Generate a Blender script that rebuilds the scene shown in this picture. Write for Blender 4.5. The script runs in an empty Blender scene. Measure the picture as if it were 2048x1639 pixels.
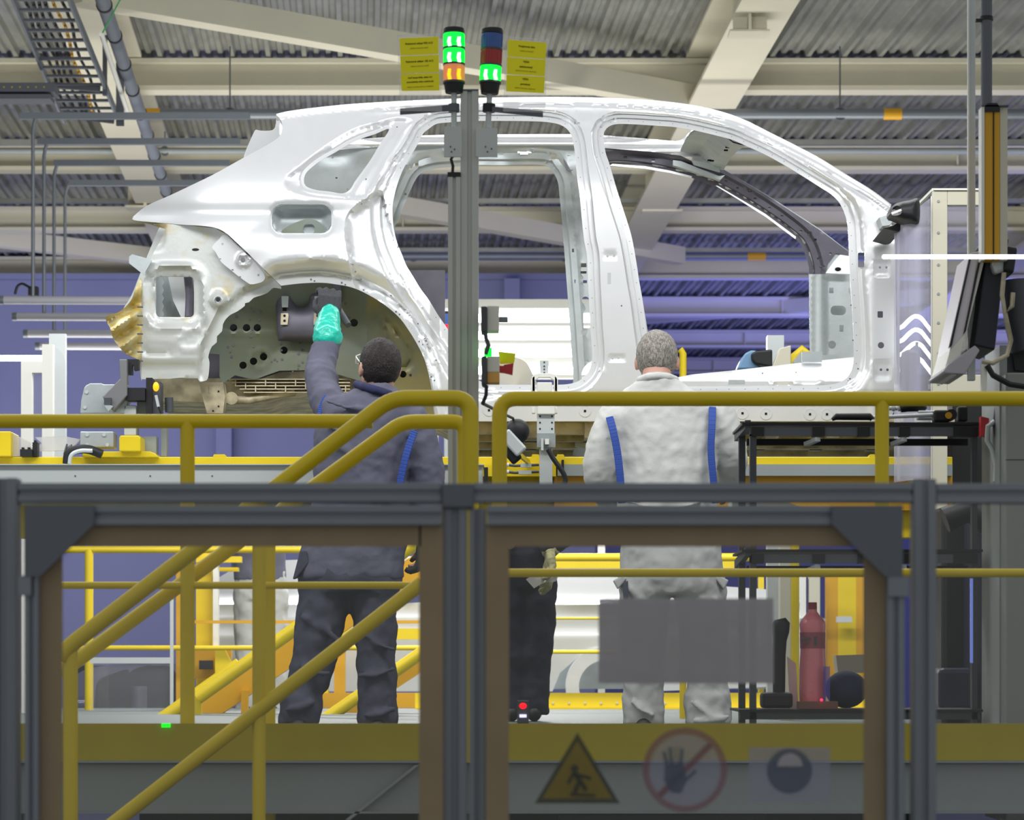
import bpy, bmesh, math, random
import numpy as np
from mathutils import Vector, Matrix, noise
from mathutils.geometry import delaunay_2d_cdt
random.seed(7)
sc = bpy.context.scene
COL = sc.collection
# ---------------------------------------------------------------- camera, world, lights, exposure
F, CX, HY, ZC = 5600.0, 1024.0, 1335.0, 1.6        # focal length in px, optical axis, eye level of the camera
cam = bpy.data.cameras.new('camera'); camo = bpy.data.objects.new('camera', cam); COL.objects.link(camo)
camo.location = (0, 0, ZC); camo.rotation_euler = (math.pi/2, 0, 0)
cam.sensor_width = 36; cam.lens = 36*F/2048; cam.shift_y = (HY-819.5)/2048
cam.clip_start = .2; cam.clip_end = 200
cam.dof.use_dof = True; cam.dof.focus_distance = 12.6; cam.dof.aperture_fstop = 6.8
sc.camera = camo
sc.view_settings.view_transform = 'Standard'; sc.view_settings.look = 'None'
sc.view_settings.gamma = 1; sc.view_settings.use_curve_mapping = False
sc.view_settings.exposure = 0.0
w = bpy.data.worlds.new('world'); sc.world = w; w.use_nodes = True
w.node_tree.nodes['Background'].inputs[0].default_value = (.94, .97, .97, 1)
w.node_tree.nodes['Background'].inputs[1].default_value = .42

def lamp(name, loc, target, sx, sy, power, col=(1, 1, 1)):
    l = bpy.data.lights.new(name, 'AREA'); l.shape = 'RECTANGLE'; l.size = sx; l.size_y = sy; l.energy = power; l.color = col
    o = bpy.data.objects.new(name, l); COL.objects.link(o); o.location = loc
    o.rotation_euler = (Vector(target)-Vector(loc)).to_track_quat('-Z', 'Y').to_euler()
    return o
lamp('line_and_fill_light', (-.9, 10.0, ZC+3.35), (-.9, 12.9, ZC+1.6), 8.5, .5, 178)          # lamps over the working side
lamp('line_and_fill_light', (-.9, 14.0, ZC+4.1), (-.9, 14.0, ZC), 8.0, 1.2, 230)               # lamps over the car
lamp('line_and_fill_light', (.1, 22.8, ZC+2.9), (.1, 21.4, ZC), 1.3, .3, 170)  # added boost beside the lit tubes, hidden by their frame
lamp('line_and_fill_light', (.3, 17.2, ZC+3.5), (.1, 21.6, ZC+.5), 4.4, .4, 250)  # added fill behind the car body, brightens the next car
lamp('line_and_fill_light', (-1.84, 23.2, ZC+3.6), (-1.9, 21.2, ZC), 1.1, .3, 200)             # added fill for the next station, hidden behind the rear quarter
lamp('line_and_fill_light', (-7.5, 38.0, ZC+3.0), (-6.5, 44, ZC+3.4), 7.0, 1.5, 190, (.72, .74, 1))
lamp('blue_light', (7.0, 46.0, ZC+1.2), (6.5, 50.0, ZC+7), 9.0, 4.0, 900, (.22, .24, 1))
lamp('blue_light', (11.0, 33.0, ZC+1.2), (9.0, 38.0, ZC+7), 4.0, 5.0, 500, (.3, .3, 1))
lamp('ceiling_fill', (-1.5, 28.0, ZC-.5), (-1.5, 31, ZC+7), 14.0, 5.0, 1050, (1, .98, .93))  # added upward fill for the ceiling, out of sight behind the deck edge

# ---------------------------------------------------------------- helpers
def P(px, py, D):
    return Vector(((px-CX)/F*D, D, ZC+(HY-py)/F*D))
def X(px, D): return (px-CX)/F*D
def Z(py, D): return ZC+(HY-py)/F*D
def lin(c):
    return tuple(((v/255)/12.92 if v/255 <= .04045 else ((v/255+.055)/1.055)**2.4) for v in c)
def mat(name, rgb, rough=.5, metal=0., bump=0., bscale=60., var=0., vscale=4., emit=0., alpha=1., coat=0., rgb2=None, lo=.38, hi=.62, spec=.5, stretch=None):
    m = bpy.data.materials.new(name); m.use_nodes = True
    nt = m.node_tree; b = nt.nodes['Principled BSDF']; c = lin(rgb)
    b.inputs['Base Color'].default_value = (*c, 1); b.inputs['Roughness'].default_value = rough
    b.inputs['Metallic'].default_value = metal; b.inputs['Coat Weight'].default_value = coat
    b.inputs['Specular IOR Level'].default_value = spec
    if emit: b.inputs['Emission Color'].default_value = (*c, 1); b.inputs['Emission Strength'].default_value = emit
    if alpha < 1: b.inputs['Alpha'].default_value = alpha
    tc = nt.nodes.new('ShaderNodeTexCoord'); src = tc.outputs['Object']
    if stretch:
        mp = nt.nodes.new('ShaderNodeMapping'); mp.inputs['Scale'].default_value = stretch
        nt.links.new(src, mp.inputs[0]); src = mp.outputs[0]
    if var or rgb2:
        n = nt.nodes.new('ShaderNodeTexNoise'); n.inputs['Scale'].default_value = vscale; n.inputs['Detail'].default_value = 5
        nt.links.new(src, n.inputs['Vector'])
        r = nt.nodes.new('ShaderNodeValToRGB'); r.color_ramp.elements[0].position = lo; r.color_ramp.elements[1].position = hi
        a2 = lin(rgb2) if rgb2 else tuple(v*(1-var) for v in c)
        r.color_ramp.elements[0].color = (*a2, 1); r.color_ramp.elements[1].color = (*c, 1)
        nt.links.new(n.outputs['Fac'], r.inputs[0]); nt.links.new(r.outputs[0], b.inputs['Base Color'])
    if bump:
        n2 = nt.nodes.new('ShaderNodeTexNoise'); n2.inputs['Scale'].default_value = bscale; n2.inputs['Detail'].default_value = 3
        nt.links.new(src, n2.inputs['Vector'])
        bp = nt.nodes.new('ShaderNodeBump'); bp.inputs['Strength'].default_value = bump; bp.inputs['Distance'].default_value = .01
        nt.links.new(n2.outputs['Fac'], bp.inputs['Height']); nt.links.new(bp.outputs[0], b.inputs['Normal'])
    return m
def clear(name, rgb, amt=.12, rough=.03, gloss=.06, glow=0.):
    """thin clear plastic: mostly transparent, a little haze, a mirror sheen"""
    m = bpy.data.materials.new(name); m.use_nodes = True; nt = m.node_tree; nt.nodes.clear()
    out = nt.nodes.new('ShaderNodeOutputMaterial'); t = nt.nodes.new('ShaderNodeBsdfTransparent'); d = nt.nodes.new('ShaderNodeBsdfDiffuse')
    g = nt.nodes.new('ShaderNodeBsdfGlossy'); g.inputs['Roughness'].default_value = rough
    d.inputs[0].default_value = (*lin(rgb), 1)
    m1 = nt.nodes.new('ShaderNodeMixShader'); m1.inputs[0].default_value = amt; m2 = nt.nodes.new('ShaderNodeMixShader')
    lw = nt.nodes.new('ShaderNodeLayerWeight'); lw.inputs[0].default_value = .25
    mm = nt.nodes.new('ShaderNodeMath'); mm.operation = 'MULTIPLY_ADD'; mm.inputs[1].default_value = .6; mm.inputs[2].default_value = gloss
    nt.links.new(lw.outputs['Facing'], mm.inputs[0]); nt.links.new(mm.outputs[0], m2.inputs[0])
    nt.links.new(t.outputs[0], m1.inputs[1]); nt.links.new(d.outputs[0], m1.inputs[2])
    nt.links.new(m1.outputs[0], m2.inputs[1]); nt.links.new(g.outputs[0], m2.inputs[2]); nt.links.new(m2.outputs[0], out.inputs[0])
    return m

class MB:
    def __init__(s): s.v = []; s.f = []; s.sm = []
    def add(s, vs, fs, smooth=False):
        n = len(s.v); s.v += [tuple(v) for v in vs]; s.f += [tuple(i+n for i in f) for f in fs]; s.sm += [smooth]*len(fs); return s
    def box(s, x0, x1, y0, y1, z0, z1):
        x0, x1 = min(x0, x1), max(x0, x1); y0, y1 = min(y0, y1), max(y0, y1); z0, z1 = min(z0, z1), max(z0, z1)
        v = [(x, y, z) for z in (z0, z1) for y in (y0, y1) for x in (x0, x1)]
        return s.add(v, [(0, 2, 3, 1), (4, 5, 7, 6), (0, 1, 5, 4), (2, 6, 7, 3), (0, 4, 6, 2), (1, 3, 7, 5)])
    def rect(s, px0, px1, py0, py1, D, dep):       # a box whose front face is measured in the photograph at distance D
        return s.box(X(px0, D), X(px1, D), D, D+dep, Z(py1, D), Z(py0, D))
    def prism(s, pts, D, dep):                      # an outline measured at distance D, given real thickness
        a = [P(x, y, D) for x, y in pts]
        ar = sum(a[i].x*a[(i+1) % len(a)].z-a[(i+1) % len(a)].x*a[i].z for i in range(len(a)))
        if ar < 0: a.reverse()
        n = len(a); b = [v+Vector((0, dep, 0)) for v in a]
        return s.add(a+b, [tuple(range(n)), tuple(range(2*n-1, n-1, -1))]+[(i, i+n, (i+1) % n+n, (i+1) % n) for i in range(n)])
    def bar(s, a, b, w, h, up=(0, 0, 1)):           # rectangular bar from a to b
        a, b = Vector(a), Vector(b); d = (b-a).normalized(); u = Vector(up)
        sd = d.cross(u)
        if sd.length < 1e-4: sd = d.cross(Vector((0, 1, 0)))
        sd.normalize(); u = sd.cross(d).normalized()
        q = [(-w/2, -h/2), (w/2, -h/2), (w/2, h/2), (-w/2, h/2)]
        v = [a+sd*x+u*y for x, y in q]+[b+sd*x+u*y for x, y in q]
        return s.add(v, [(3, 2, 1, 0), (4, 5, 6, 7)]+[(i, (i+1) % 4, (i+1) % 4+4, i+4) for i in range(4)])
    def tube(s, pts, r, seg=12, r2=None, cap=True, flat=None):
        pts = [Vector(p) for p in pts]; n = len(pts)
        rs = r if isinstance(r, (list, tuple)) else [r]*n
        up = None; rings = []
        for i, p in enumerate(pts):
            d = (pts[min(i+1, n-1)]-pts[max(i-1, 0)]).normalized()
            if up is None:
                up = Vector((0, 0, 1)) if abs(d.z) < .9 else Vector((0, 1, 0))
            sd = d.cross(up).normalized(); up = sd.cross(d).normalized()
            fy = flat[i] if flat else 1
            rings.append([p+sd*math.cos(2*math.pi*k/seg)*rs[i]+up*math.sin(2*math.pi*k/seg)*rs[i]*fy for k in range(seg)])
        v = [q for rg in rings for q in rg]
        f = [(i*seg+k, i*seg+(k+1) % seg, (i+1)*seg+(k+1) % seg, (i+1)*seg+k) for i in range(n-1) for k in range(seg)]
        s.add(v, f, True)
        if cap: N_ = len(s.v)-len(v); s.f += [tuple(N_+k for k in range(seg-1, -1, -1)), tuple(N_+(n-1)*seg+k for k in range(seg))]; s.sm += [False, False]
        return s
    def cyl(s, a, b, r, seg=20, r2=None): return s.tube([a, b], [r, r if r2 is None else r2], seg)
    def ring(s, c, r0, r1, dep, seg=32):            # flat annulus facing -Y
        c = Vector(c); v = []
        for y in (0, dep):
            for r in (r0, r1):
                v += [c+Vector((math.cos(2*math.pi*k/seg)*r, y, math.sin(2*math.pi*k/seg)*r)) for k in range(seg)]
        f = []
        for k in range(seg):
            j = (k+1) % seg
            f += [(k, seg+k, seg+j, j), (2*seg+k, 2*seg+j, 3*seg+j, 3*seg+k), (seg+k, 3*seg+k, 3*seg+j, seg+j), (k, j, 2*seg+j, 2*seg+k)]
        return s.add(v, f)
    def ball(s, c, r, seg=20, rings=14, sc_=(1, 1, 1), rot=None):
        c = Vector(c); v = [c+((rot or Matrix())@Vector((0, 0, -r*sc_[2])))]
        for i in range(1, rings):
            t = math.pi*i/rings
            for k in range(seg):
                a = 2*math.pi*k/seg
                v.append(c+(rot or Matrix())@Vector((math.sin(t)*math.cos(a)*r*sc_[0], math.sin(t)*math.sin(a)*r*sc_[1], -math.cos(t)*r*sc_[2])))
        v.append(c+((rot or Matrix())@Vector((0, 0, r*sc_[2]))))
        f = [(0, 1+(k+1) % seg, 1+k) for k in range(seg)]
        for i in range(rings-2):
            f += [(1+i*seg+k, 1+i*seg+(k+1) % seg, 1+(i+1)*seg+(k+1) % seg, 1+(i+1)*seg+k) for k in range(seg)]
        L = 1+(rings-2)*seg; f += [(L+k, L+(k+1) % seg, len(v)-1) for k in range(seg)]
        return s.add(v, f, True)
    def loft(s, secs, seg=24, up=None):             # stacked horizontal ellipses (x, y, z, rx, ry)
        v = []
        for (x, y, z, rx, ry) in secs:
            v += [(x+rx*math.cos(2*math.pi*k/seg), y+ry*math.sin(2*math.pi*k/seg), z) for k in range(seg)]
        n = len(secs); dirn = secs[-1][2] > secs[0][2]
        f = [((i*seg+k, i*seg+(k+1) % seg, (i+1)*seg+(k+1) % seg, (i+1)*seg+k) if dirn else (i*seg+k, (i+1)*seg+k, (i+1)*seg+(k+1) % seg, i*seg+(k+1) % seg)) for i in range(n-1) for k in range(seg)]
        a, b = tuple(range(seg-1, -1, -1)), tuple((n-1)*seg+k for k in range(seg))
        f += [a, b] if dirn else [a[::-1], b[::-1]]
        return s.add(v, f, True)
    def mesh(s, name):
        me = bpy.data.meshes.new(name); me.from_pydata(s.v, [], s.f)
        me.polygons.foreach_set('use_smooth', s.sm); me.validate(); me.update()
        if any(s.sm): me.set_sharp_from_angle(angle=math.radians(42))
        return me
    def obj(s, name, m, parent=None, bevel=0.):
        o = bpy.data.objects.new(name, s.mesh(name)); COL.objects.link(o); o.data.materials.append(m)
        if parent: o.parent = parent
        if bevel:
            b = o.modifiers.new('bevel', 'BEVEL'); b.width = bevel; b.segments = 2; b.limit_method = 'ANGLE'
        return o
def thing(name, label, cat, group=None):
    o = bpy.data.objects.new(name, None); COL.objects.link(o); o['label'] = label; o['category'] = cat
    if group: o['group'] = group
    return o
def tag(o, label, cat, group=None, kind=None):
    o['label'] = label; o['category'] = cat
    if group: o['group'] = group
    if kind: o['kind'] = kind
    return settle(o)
def struct(o): o['kind'] = 'structure'; return o
def tree(o):
    r = [o]
    for c in o.children: r += tree(c)
    return r
def settle(root):
    """puts the origin of a finished thing at the middle of its base"""
    bpy.context.view_layer.update()
    ms = [o for o in tree(root) if o.type == 'MESH']
    pts = [v.co for o in ms for v in o.data.vertices]
    if not pts: return root
    xs = [p.x for p in pts]; ys = [p.y for p in pts]; zs = [p.z for p in pts]
    c = Vector(((min(xs)+max(xs))/2, (min(ys)+max(ys))/2, min(zs)))
    done = set()
    for o in ms:
        if o.data.name not in done: o.data.transform(Matrix.Translation(-c)); done.add(o.data.name)
    root.location = c
    return root
def dup(o, loc=None, parent=None, label=None, group=None):
    c = o.copy(); COL.objects.link(c)
    if parent: c.parent = parent
    if loc is not None: c.location = loc
    if label: c['label'] = label
    if group: c['group'] = group
    for ch in o.children: dup(ch, parent=c)
    return c
def bake(o):
    bpy.context.view_layer.update()
    dg = bpy.context.evaluated_depsgraph_get(); me = bpy.data.meshes.new_from_object(o.evaluated_get(dg)); o.modifiers.clear(); o.data = me
    return o
def text(body, size, m, name='lettering', parent=None, M=None, align='CENTER', ext=.0004, bold=0.):
    cu = bpy.data.curves.new(name, 'FONT'); cu.body = body; cu.size = size; cu.align_x = align; cu.align_y = 'CENTER'; cu.extrude = ext; cu.offset = bold
    t = bpy.data.objects.new(name, cu); COL.objects.link(t); bpy.context.view_layer.update()
    dg = bpy.context.evaluated_depsgraph_get(); me = bpy.data.meshes.new_from_object(t.evaluated_get(dg))
    COL.objects.unlink(t); bpy.data.objects.remove(t)
    if M is not None: me.transform(M)
    o = bpy.data.objects.new(name, me); COL.objects.link(o); me.materials.clear(); me.materials.append(m)
    if parent: o.parent = parent
    return o
def face_cam(loc, tilt=0.):                         # text plane standing upright, facing the viewer side
    return Matrix.Translation(Vector(loc)) @ Matrix.Rotation(tilt, 4, 'Y') @ Matrix.Rotation(math.pi/2, 4, 'X')
def smooth(pts, closed=True, step=5.):              # Catmull-Rom through points
    n = len(pts); out = []
    for i in range(n if closed else n-1):
        g = (lambda k: pts[k % n]) if closed else (lambda k: pts[max(0, min(n-1, k))])
        p0, p1, p2, p3 = g(i-1), g(i), g(i+1), g(i+2)
        L = math.hypot(p2[0]-p1[0], p2[1]-p1[1]); m = max(1, int(L/step))
        for k in range(m):
            t = k/m
            out.append(tuple(.5*((2*p1[a])+(-p0[a]+p2[a])*t+(2*p0[a]-5*p1[a]+4*p2[a]-p3[a])*t*t+(-p0[a]+3*p1[a]-3*p2[a]+p3[a])*t**3) for a in (0, 1)))
    if not closed: out.append(tuple(pts[-1]))
    return out
def poly(pts, step=5.):
    out = []; n = len(pts)
    for i in range(n):
        a, b = pts[i], pts[(i+1) % n]; m = max(1, int(math.hypot(b[0]-a[0], b[1]-a[1])/step))
        out += [(a[0]+(b[0]-a[0])*k/m, a[1]+(b[1]-a[1])*k/m) for k in range(m)]
    return out
def circ(cx, cy, r, ry=None, n=12): return [(cx+r*math.cos(2*math.pi*k/n), cy+(ry or r)*math.sin(2*math.pi*k/n)) for k in range(n)]
def rrect(x0, y0, x1, y1, r, n=5):
    o = []
    for cx, cy, a in ((x1-r, y0+r, -90), (x1-r, y1-r, 0), (x0+r, y1-r, 90), (x0+r, y0+r, 180)):
        o += [(cx+r*math.cos(math.radians(a+90*k/n)), cy+r*math.sin(math.radians(a+90*k/n))) for k in range(n+1)]
    return o
def inside(q, pl):
    x, y = q[:, 0], q[:, 1]; r = np.zeros(len(q), bool); n = len(pl)
    for i in range(n):
        x1, y1 = pl[i]; x2, y2 = pl[(i+1) % n]
        if y1 == y2: continue
        c = ((y1 > y) != (y2 > y)) & (x < (x2-x1)*(y-y1)/(y2-y1)+x1); r ^= c
    return r
def dist(q, pl, closed=True):
    a = np.array(pl, float); b = np.roll(a, -1, 0)
    if not closed: a = a[:-1]; b = b[:-1]
    d = np.full(len(q), 1e9)
    for i in range(len(a)):
        ab = b[i]-a[i]; L = float(ab@ab) or 1e-9
        t = np.clip(((q-a[i])@ab)/L, 0, 1); d = np.minimum(d, np.hypot(*(q-(a[i]+t[:, None]*ab)).T))
    return d
def sheet(name, outline, holes, D0, depth, m, parent, step=8., thick=.004, extra=(), subsmooth=True):
    """pressed sheet metal: outline with cut-outs, relief given by depth(points), real thickness"""
    loops = [outline]+list(holes); pts = []; edges = []
    for L in loops:
        n0 = len(pts); pts += [Vector(p) for p in L]; edges += [(n0+i, n0+(i+1) % len(L)) for i in range(len(L))]
    nb = len(pts)
    oa = np.array(outline); x0, y0 = oa.min(0); x1, y1 = oa.max(0)
    g = np.array([(x+(step/2 if j % 2 else 0), y) for j, y in enumerate(np.arange(y0, y1, step)) for x in np.arange(x0, x1, step)])
    if len(extra):
        ex = np.array(extra, float); _, ix = np.unique(np.round(ex/1.7), axis=0, return_index=True); ex = ex[np.sort(ix)]
        ok = np.ones(len(g), bool)
        for i in range(0, len(g), 500):
            ok[i:i+500] = np.hypot(g[i:i+500, None, 0]-ex[None, :, 0], g[i:i+500, None, 1]-ex[None, :, 1]).min(1) > 3.4
        g = np.vstack([g[ok], ex])
    if len(g):
        ok = inside(g, outline)
        for h in holes: ok &= ~inside(g, h)
        g = g[ok]
        bp = np.array([(p.x, p.y) for p in pts]); far = np.ones(len(g), bool)
        for i in range(0, len(g), 2000):
            dd = np.hypot(g[i:i+2000, None, 0]-bp[None, :, 0], g[i:i+2000, None, 1]-bp[None, :, 1]).min(1); far[i:i+2000] = dd > min(step*.45, 1.6)
        pts += [Vector(p) for p in g[far]]
    rv, re, rf, *_ = delaunay_2d_cdt(pts, edges, [], 0, 1e-4)
    q = np.array([(v.x, v.y) for v in rv]); tri = np.array([f for f in rf if len(f) == 3])
    c = q[tri].mean(1); ok = inside(c, outline)
    for h in holes: ok &= ~inside(c, h)
    tri = tri[ok]
    dp = depth(q) if callable(depth) else np.full(len(q), float(depth))
    D = D0+dp; v = np.stack([(q[:, 0]-CX)/F*D, D, ZC+(HY-q[:, 1])/F*D], 1)
    # orient towards the viewer (-Y)
    e1 = v[tri[:, 1]]-v[tri[:, 0]]; e2 = v[tri[:, 2]]-v[tri[:, 0]]
    flip = np.cross(e1, e2)[:, 1] > 0; tri[flip] = tri[flip][:, ::-1]
    n = len(v); vb = v.copy(); vb[:, 1] += thick
    cnt = {}
    for t in tri.tolist():
        for a, b in ((t[0], t[1]), (t[1], t[2]), (t[2], t[0])): cnt[(a, b)] = 1
    rim = [(a, b) for (a, b) in cnt if (b, a) not in cnt]
    me = bpy.data.meshes.new(name)
    faces = tri.tolist()+(tri[:, ::-1]+n).tolist()+[(b, a, a+n, b+n) for a, b in rim]
    me.from_pydata(np.vstack([v, vb]).tolist(), [], faces)
    sm = [True]*(2*len(tri))+[False]*len(rim); me.polygons.foreach_set('use_smooth', sm)
    me.validate(); me.update()
    try: me.set_sharp_from_angle(angle=math.radians(50))
    except Exception: pass
    o = bpy.data.objects.new(name, me); COL.objects.link(o); me.materials.append(m)
    if parent: o.parent = parent
    return o
def ramp(x, pts): return np.interp(x, [p[0] for p in pts], [p[1] for p in pts])
def arc_path(pts, r, D, n=6):
    """px path with rounded corners -> 3D points; pts entries (px,py) or (px,py,D)"""
    q = [Vector((p[0], p[1], p[2] if len(p) > 2 else D)) for p in pts]; out = []
    for i, p in enumerate(q):
        if i in (0, len(q)-1): out.append(p); continue
        a = (q[i-1]-p); b = (q[i+1]-p); ra = min(r, a.length*.49, b.length*.49)
        A = p+a.normalized()*ra; B = p+b.normalized()*ra
        for k in range(n+1):
            t = k/n; out.append(A*(1-t)**2+p*2*t*(1-t)+B*t*t)
    return [P(v.x, v.y, v.z) for v in out]

# ---------------------------------------------------------------- materials
M = dict(
 body=mat('primed_steel', (228, 230, 232), .31, .42, var=.03, vscale=7, bump=.03, bscale=400),
 zinc=mat('zinc_steel', (186, 194, 196), .42, .35, var=.12, vscale=9, bump=.05, bscale=90),
 zincy=mat('stained_zinc', (200, 204, 202), .42, .3, rgb2=(190, 166, 84), lo=.33, hi=.44, vscale=3.4, bump=.05, bscale=60),
 dsteel=mat('dark_steel', (98, 96, 108), .5, .3, var=.15, vscale=14),
 well=mat('wheelhouse_steel', (116, 128, 122), .45, .35, rgb2=(112, 118, 100), vscale=3.0, bump=.08, bscale=24),
 welly=mat('wheelhouse_yellow', (142, 132, 82), .4, .35, rgb2=(112, 116, 98), vscale=5, bump=.08, bscale=20),
 tan=mat('underbody_primer', (216, 206, 178), .5, .2, rgb2=(150, 142, 120), vscale=9, bump=.12, bscale=26),
 yel=mat('yellow_paint', (232, 204, 22), .42, 0, var=.08, vscale=3, bump=.02, bscale=200),
 yeld=mat('amber_and_shaded_yellow', (214, 160, 20), .45, 0, var=.06, vscale=3),
 alu=mat('anodised_aluminium', (124, 130, 138), .42, .3, var=.04, vscale=5),
 alul=mat('light_aluminium', (198, 204, 204), .4, .15),
 alud=mat('dark_aluminium', (94, 98, 106), .5, .15),
 grey=mat('grey_paint', (150, 158, 158), .5, 0, var=.06, vscale=4),
 dgrey=mat('dark_grey_paint', (70, 74, 80), .55),
 black=mat('black_plastic', (22, 23, 27), .55),
 rub=mat('brown_edge', (150, 132, 104), .8, var=.1, vscale=6),
 white=mat('white_paint', (228, 228, 220), .45),
 cream=mat('cream_paint', (206, 202, 182), .55, var=.05, vscale=1.2),
 deckst=mat('roof_steel', (166, 168, 162), .38, .55, var=.18, vscale=3),
 wall=mat('lilac_wall', (134, 138, 176), .85, var=.06, vscale=.7),
 floor=mat('grey_floor', (66, 68, 70), .35, var=.15, vscale=.6),
 skin=mat('skin', (204, 158, 140), .5, bump=.05, bscale=200),
 navy=mat('slate_workwear', (100, 101, 118), .85, bump=.5, bscale=14, var=.12, vscale=9, spec=.2),
 navyp=mat('slate_trousers', (76, 78, 92), .88, bump=.5, bscale=13, var=.14, vscale=8, spec=.2),
 blue=mat('blue_piping', (44, 76, 160), .7),
 wj=mat('pale_grey_workwear', (212, 213, 210), .85, bump=.5, bscale=13, var=.05, vscale=9, spec=.2),
 wp=mat('pale_grey_trousers', (188, 190, 188), .85, bump=.5, bscale=12, var=.06, vscale=8, spec=.2),
 hairg=mat('grey_hair', (178, 172, 164), .7, rgb2=(120, 114, 108), vscale=160, bump=.8, bscale=300, stretch=(1, 1, .35)),
 haird=mat('dark_hair', (52, 44, 42), .6, rgb2=(24, 20, 22), vscale=170, bump=.8, bscale=300, stretch=(1, 1, .4)),
 glove=mat('grey_glove', (62, 64, 68), .85, bump=.4, bscale=120),
 teal=mat('teal_cuff', (20, 196, 172), .35, bump=.6, bscale=30, coat=.3),
 tglove=mat('tan_glove', (168, 164, 120), .8, bump=.5, bscale=40),
 pink=mat('pink_bottle', (240, 136, 148), .3, coat=.4, bump=.25, bscale=60),
 red=mat('red_plastic', (190, 36, 44), .4),
 bluep=mat('blue_plastic', (52, 86, 140), .35),
 post=mat('post_grey', (196, 198, 194), .5, .1), toe=mat('kick_board_yellow', (186, 168, 12), .5, var=.08, vscale=3), deckg=mat('deck_grey', (96, 106, 104), .6),
 hole=mat('shadow_black', (10, 10, 12), .9),
 frosty=clear('acrylic', (200, 200, 215), .06, .06, .05),
 pane=clear('polycarbonate', (120, 124, 112), .05, .05, .02),
 film=clear('clear_film', (225, 225, 225), .45, .15, .05),
 signp=clear('sign_back', (190, 184, 190), .88, .5, 0.), signr=clear('sign_red', (150, 90, 110), .45, .5, 0.),
 signb=clear('sign_blue', (80, 96, 130), .5, .5, 0.), signy=clear('sign_yellow', (150, 128, 10), .75, .5, 0.), signk=clear('sign_dark', (62, 60, 20), .7, .5, 0.), signg=clear('sign_pale', (170, 170, 195), .38, .5, 0.),
 ltube=mat('lit_tube', (255, 255, 255), .5, emit=9), ltube_refl=mat('lamp_and_glint_glow', (245, 250, 255), .5, emit=3),
 offtube=mat('tube_housing', (184, 184, 192), .4),
 gl=mat('green_lamp_lit', (0, 230, 60), .2, emit=1.5), glw=mat('green_lamp_core', (150, 255, 170), .2, emit=5), ol=mat('amber_lamp', (240, 150, 96), .25, emit=.35), olc=mat('amber_lamp_core', (255, 210, 20), .3, emit=1.1),
 rl=mat('red_lamp_off', (170, 44, 44), .25), bl=mat('blue_lamp_off', (60, 96, 168), .25),
 label=mat('yellow_label', (255, 244, 8), .6), ink=mat('dark_ink', (46, 44, 20), .8), ink2=mat('pale_ink', (182, 168, 16), .8),
 wjcol=mat('seam', (60, 70, 110), .8),
)
# ================================================================ the hall
def hallx(x0, sx, D): return x0+sx*D
mb = MB().box(-30, 30, 1.5, 75, -.1, 0); struct(mb.obj('floor', M['floor']))
# corrugated roof deck running down the hall
mb = MB(); sx = -.054; zc_ = ZC+6.55
prof = []; x = -16.0
while x < 20:
    big = int(round((x+16)/.128)) % 3 == 0
    h = .075 if big else .035
    prof += [(x, 0), (x+.03, 0), (x+.05, h if big else h), (x+.095, h if big else h), (x+.115, 0)]; x += .128
v = []
for D in (20, 29.9, 34.7, 39.5, 44.3, 49.1, 53.9, 64.5):
    v += [(px_+sx*D+1.5, D, zc_-(.075 if False else 0)+hh*-1+.04) for px_, hh in prof]
n = len(prof); f = [(i*n+k, i*n+k+1, (i+1)*n+k+1, (i+1)*n+k) for i in range(7) for k in range(n-1)]
mb.add(v, f); m2 = MB(); m2.box(-20, 22, 19, 66, zc_+.06, zc_+.1); mb.add(m2.v, m2.f)
struct(mb.obj('ceiling', M['deckst']))
tn = 0
def trim(mb, m):
    global tn
    tn += 1; return struct(mb.obj('trim_%d' % tn, m))
def ibeam(mb, a, b, w, h, t=.03):
    a, b = Vector(a), Vector(b); u = Vector((0, 0, 1))
    mb.bar(a+u*t/2, b+u*t/2, w, t); mb.bar(a+u*(h-t/2), b+u*(h-t/2), w, t); mb.bar(a+u*h/2, b+u*h/2, t, h-2*t)
for k in range(7):
    D = 30*(1+.16*k); zb = ZC+6.16; mb = MB()
    ibeam(mb, (-15, D, zb), (17, D, zb), .28, .34, .05)
    for j in range(9):
        xx = -13+j*3.4+sx*D; mb.box(xx-.01, xx+.01, D-.12, D+.12, zb+.05, zb+.29)
    trim(mb, M['cream'])
for (x0, s_, wd) in ((-2.35, -.062, .5), (3.26, -.0382, .52), (9.2, -.045, .5), (-8.4, -.05, .5)):
    mb = MB(); zb = ZC+5.95
    ibeam(mb, (x0+s_*20, 20, zb), (x0+s_*60, 60, zb), wd, .6, .04)
    trim(mb, M['cream'])
for (a, b) in ((P(150, -20, 24.6), P(1420, 202, 30.0)), (P(500, 360, 35.3), P(1360, 512, 40.5)), (P(-60, 470, 40), P(700, 560, 43.6)), (P(1200, 640, 52), P(1900, 590, 47))):
    mb = MB(); mb.bar(a, b, .22, .24); trim(mb, M['cream'])
for (y, D) in ((285, 32.5), (402, 37.5), (500, 42.5)):
    mb = MB(); mb.bar((-15, D, Z(y, D)), (17, D, Z(y, D)), .1, .06); trim(mb, M['deckst'])
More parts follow.
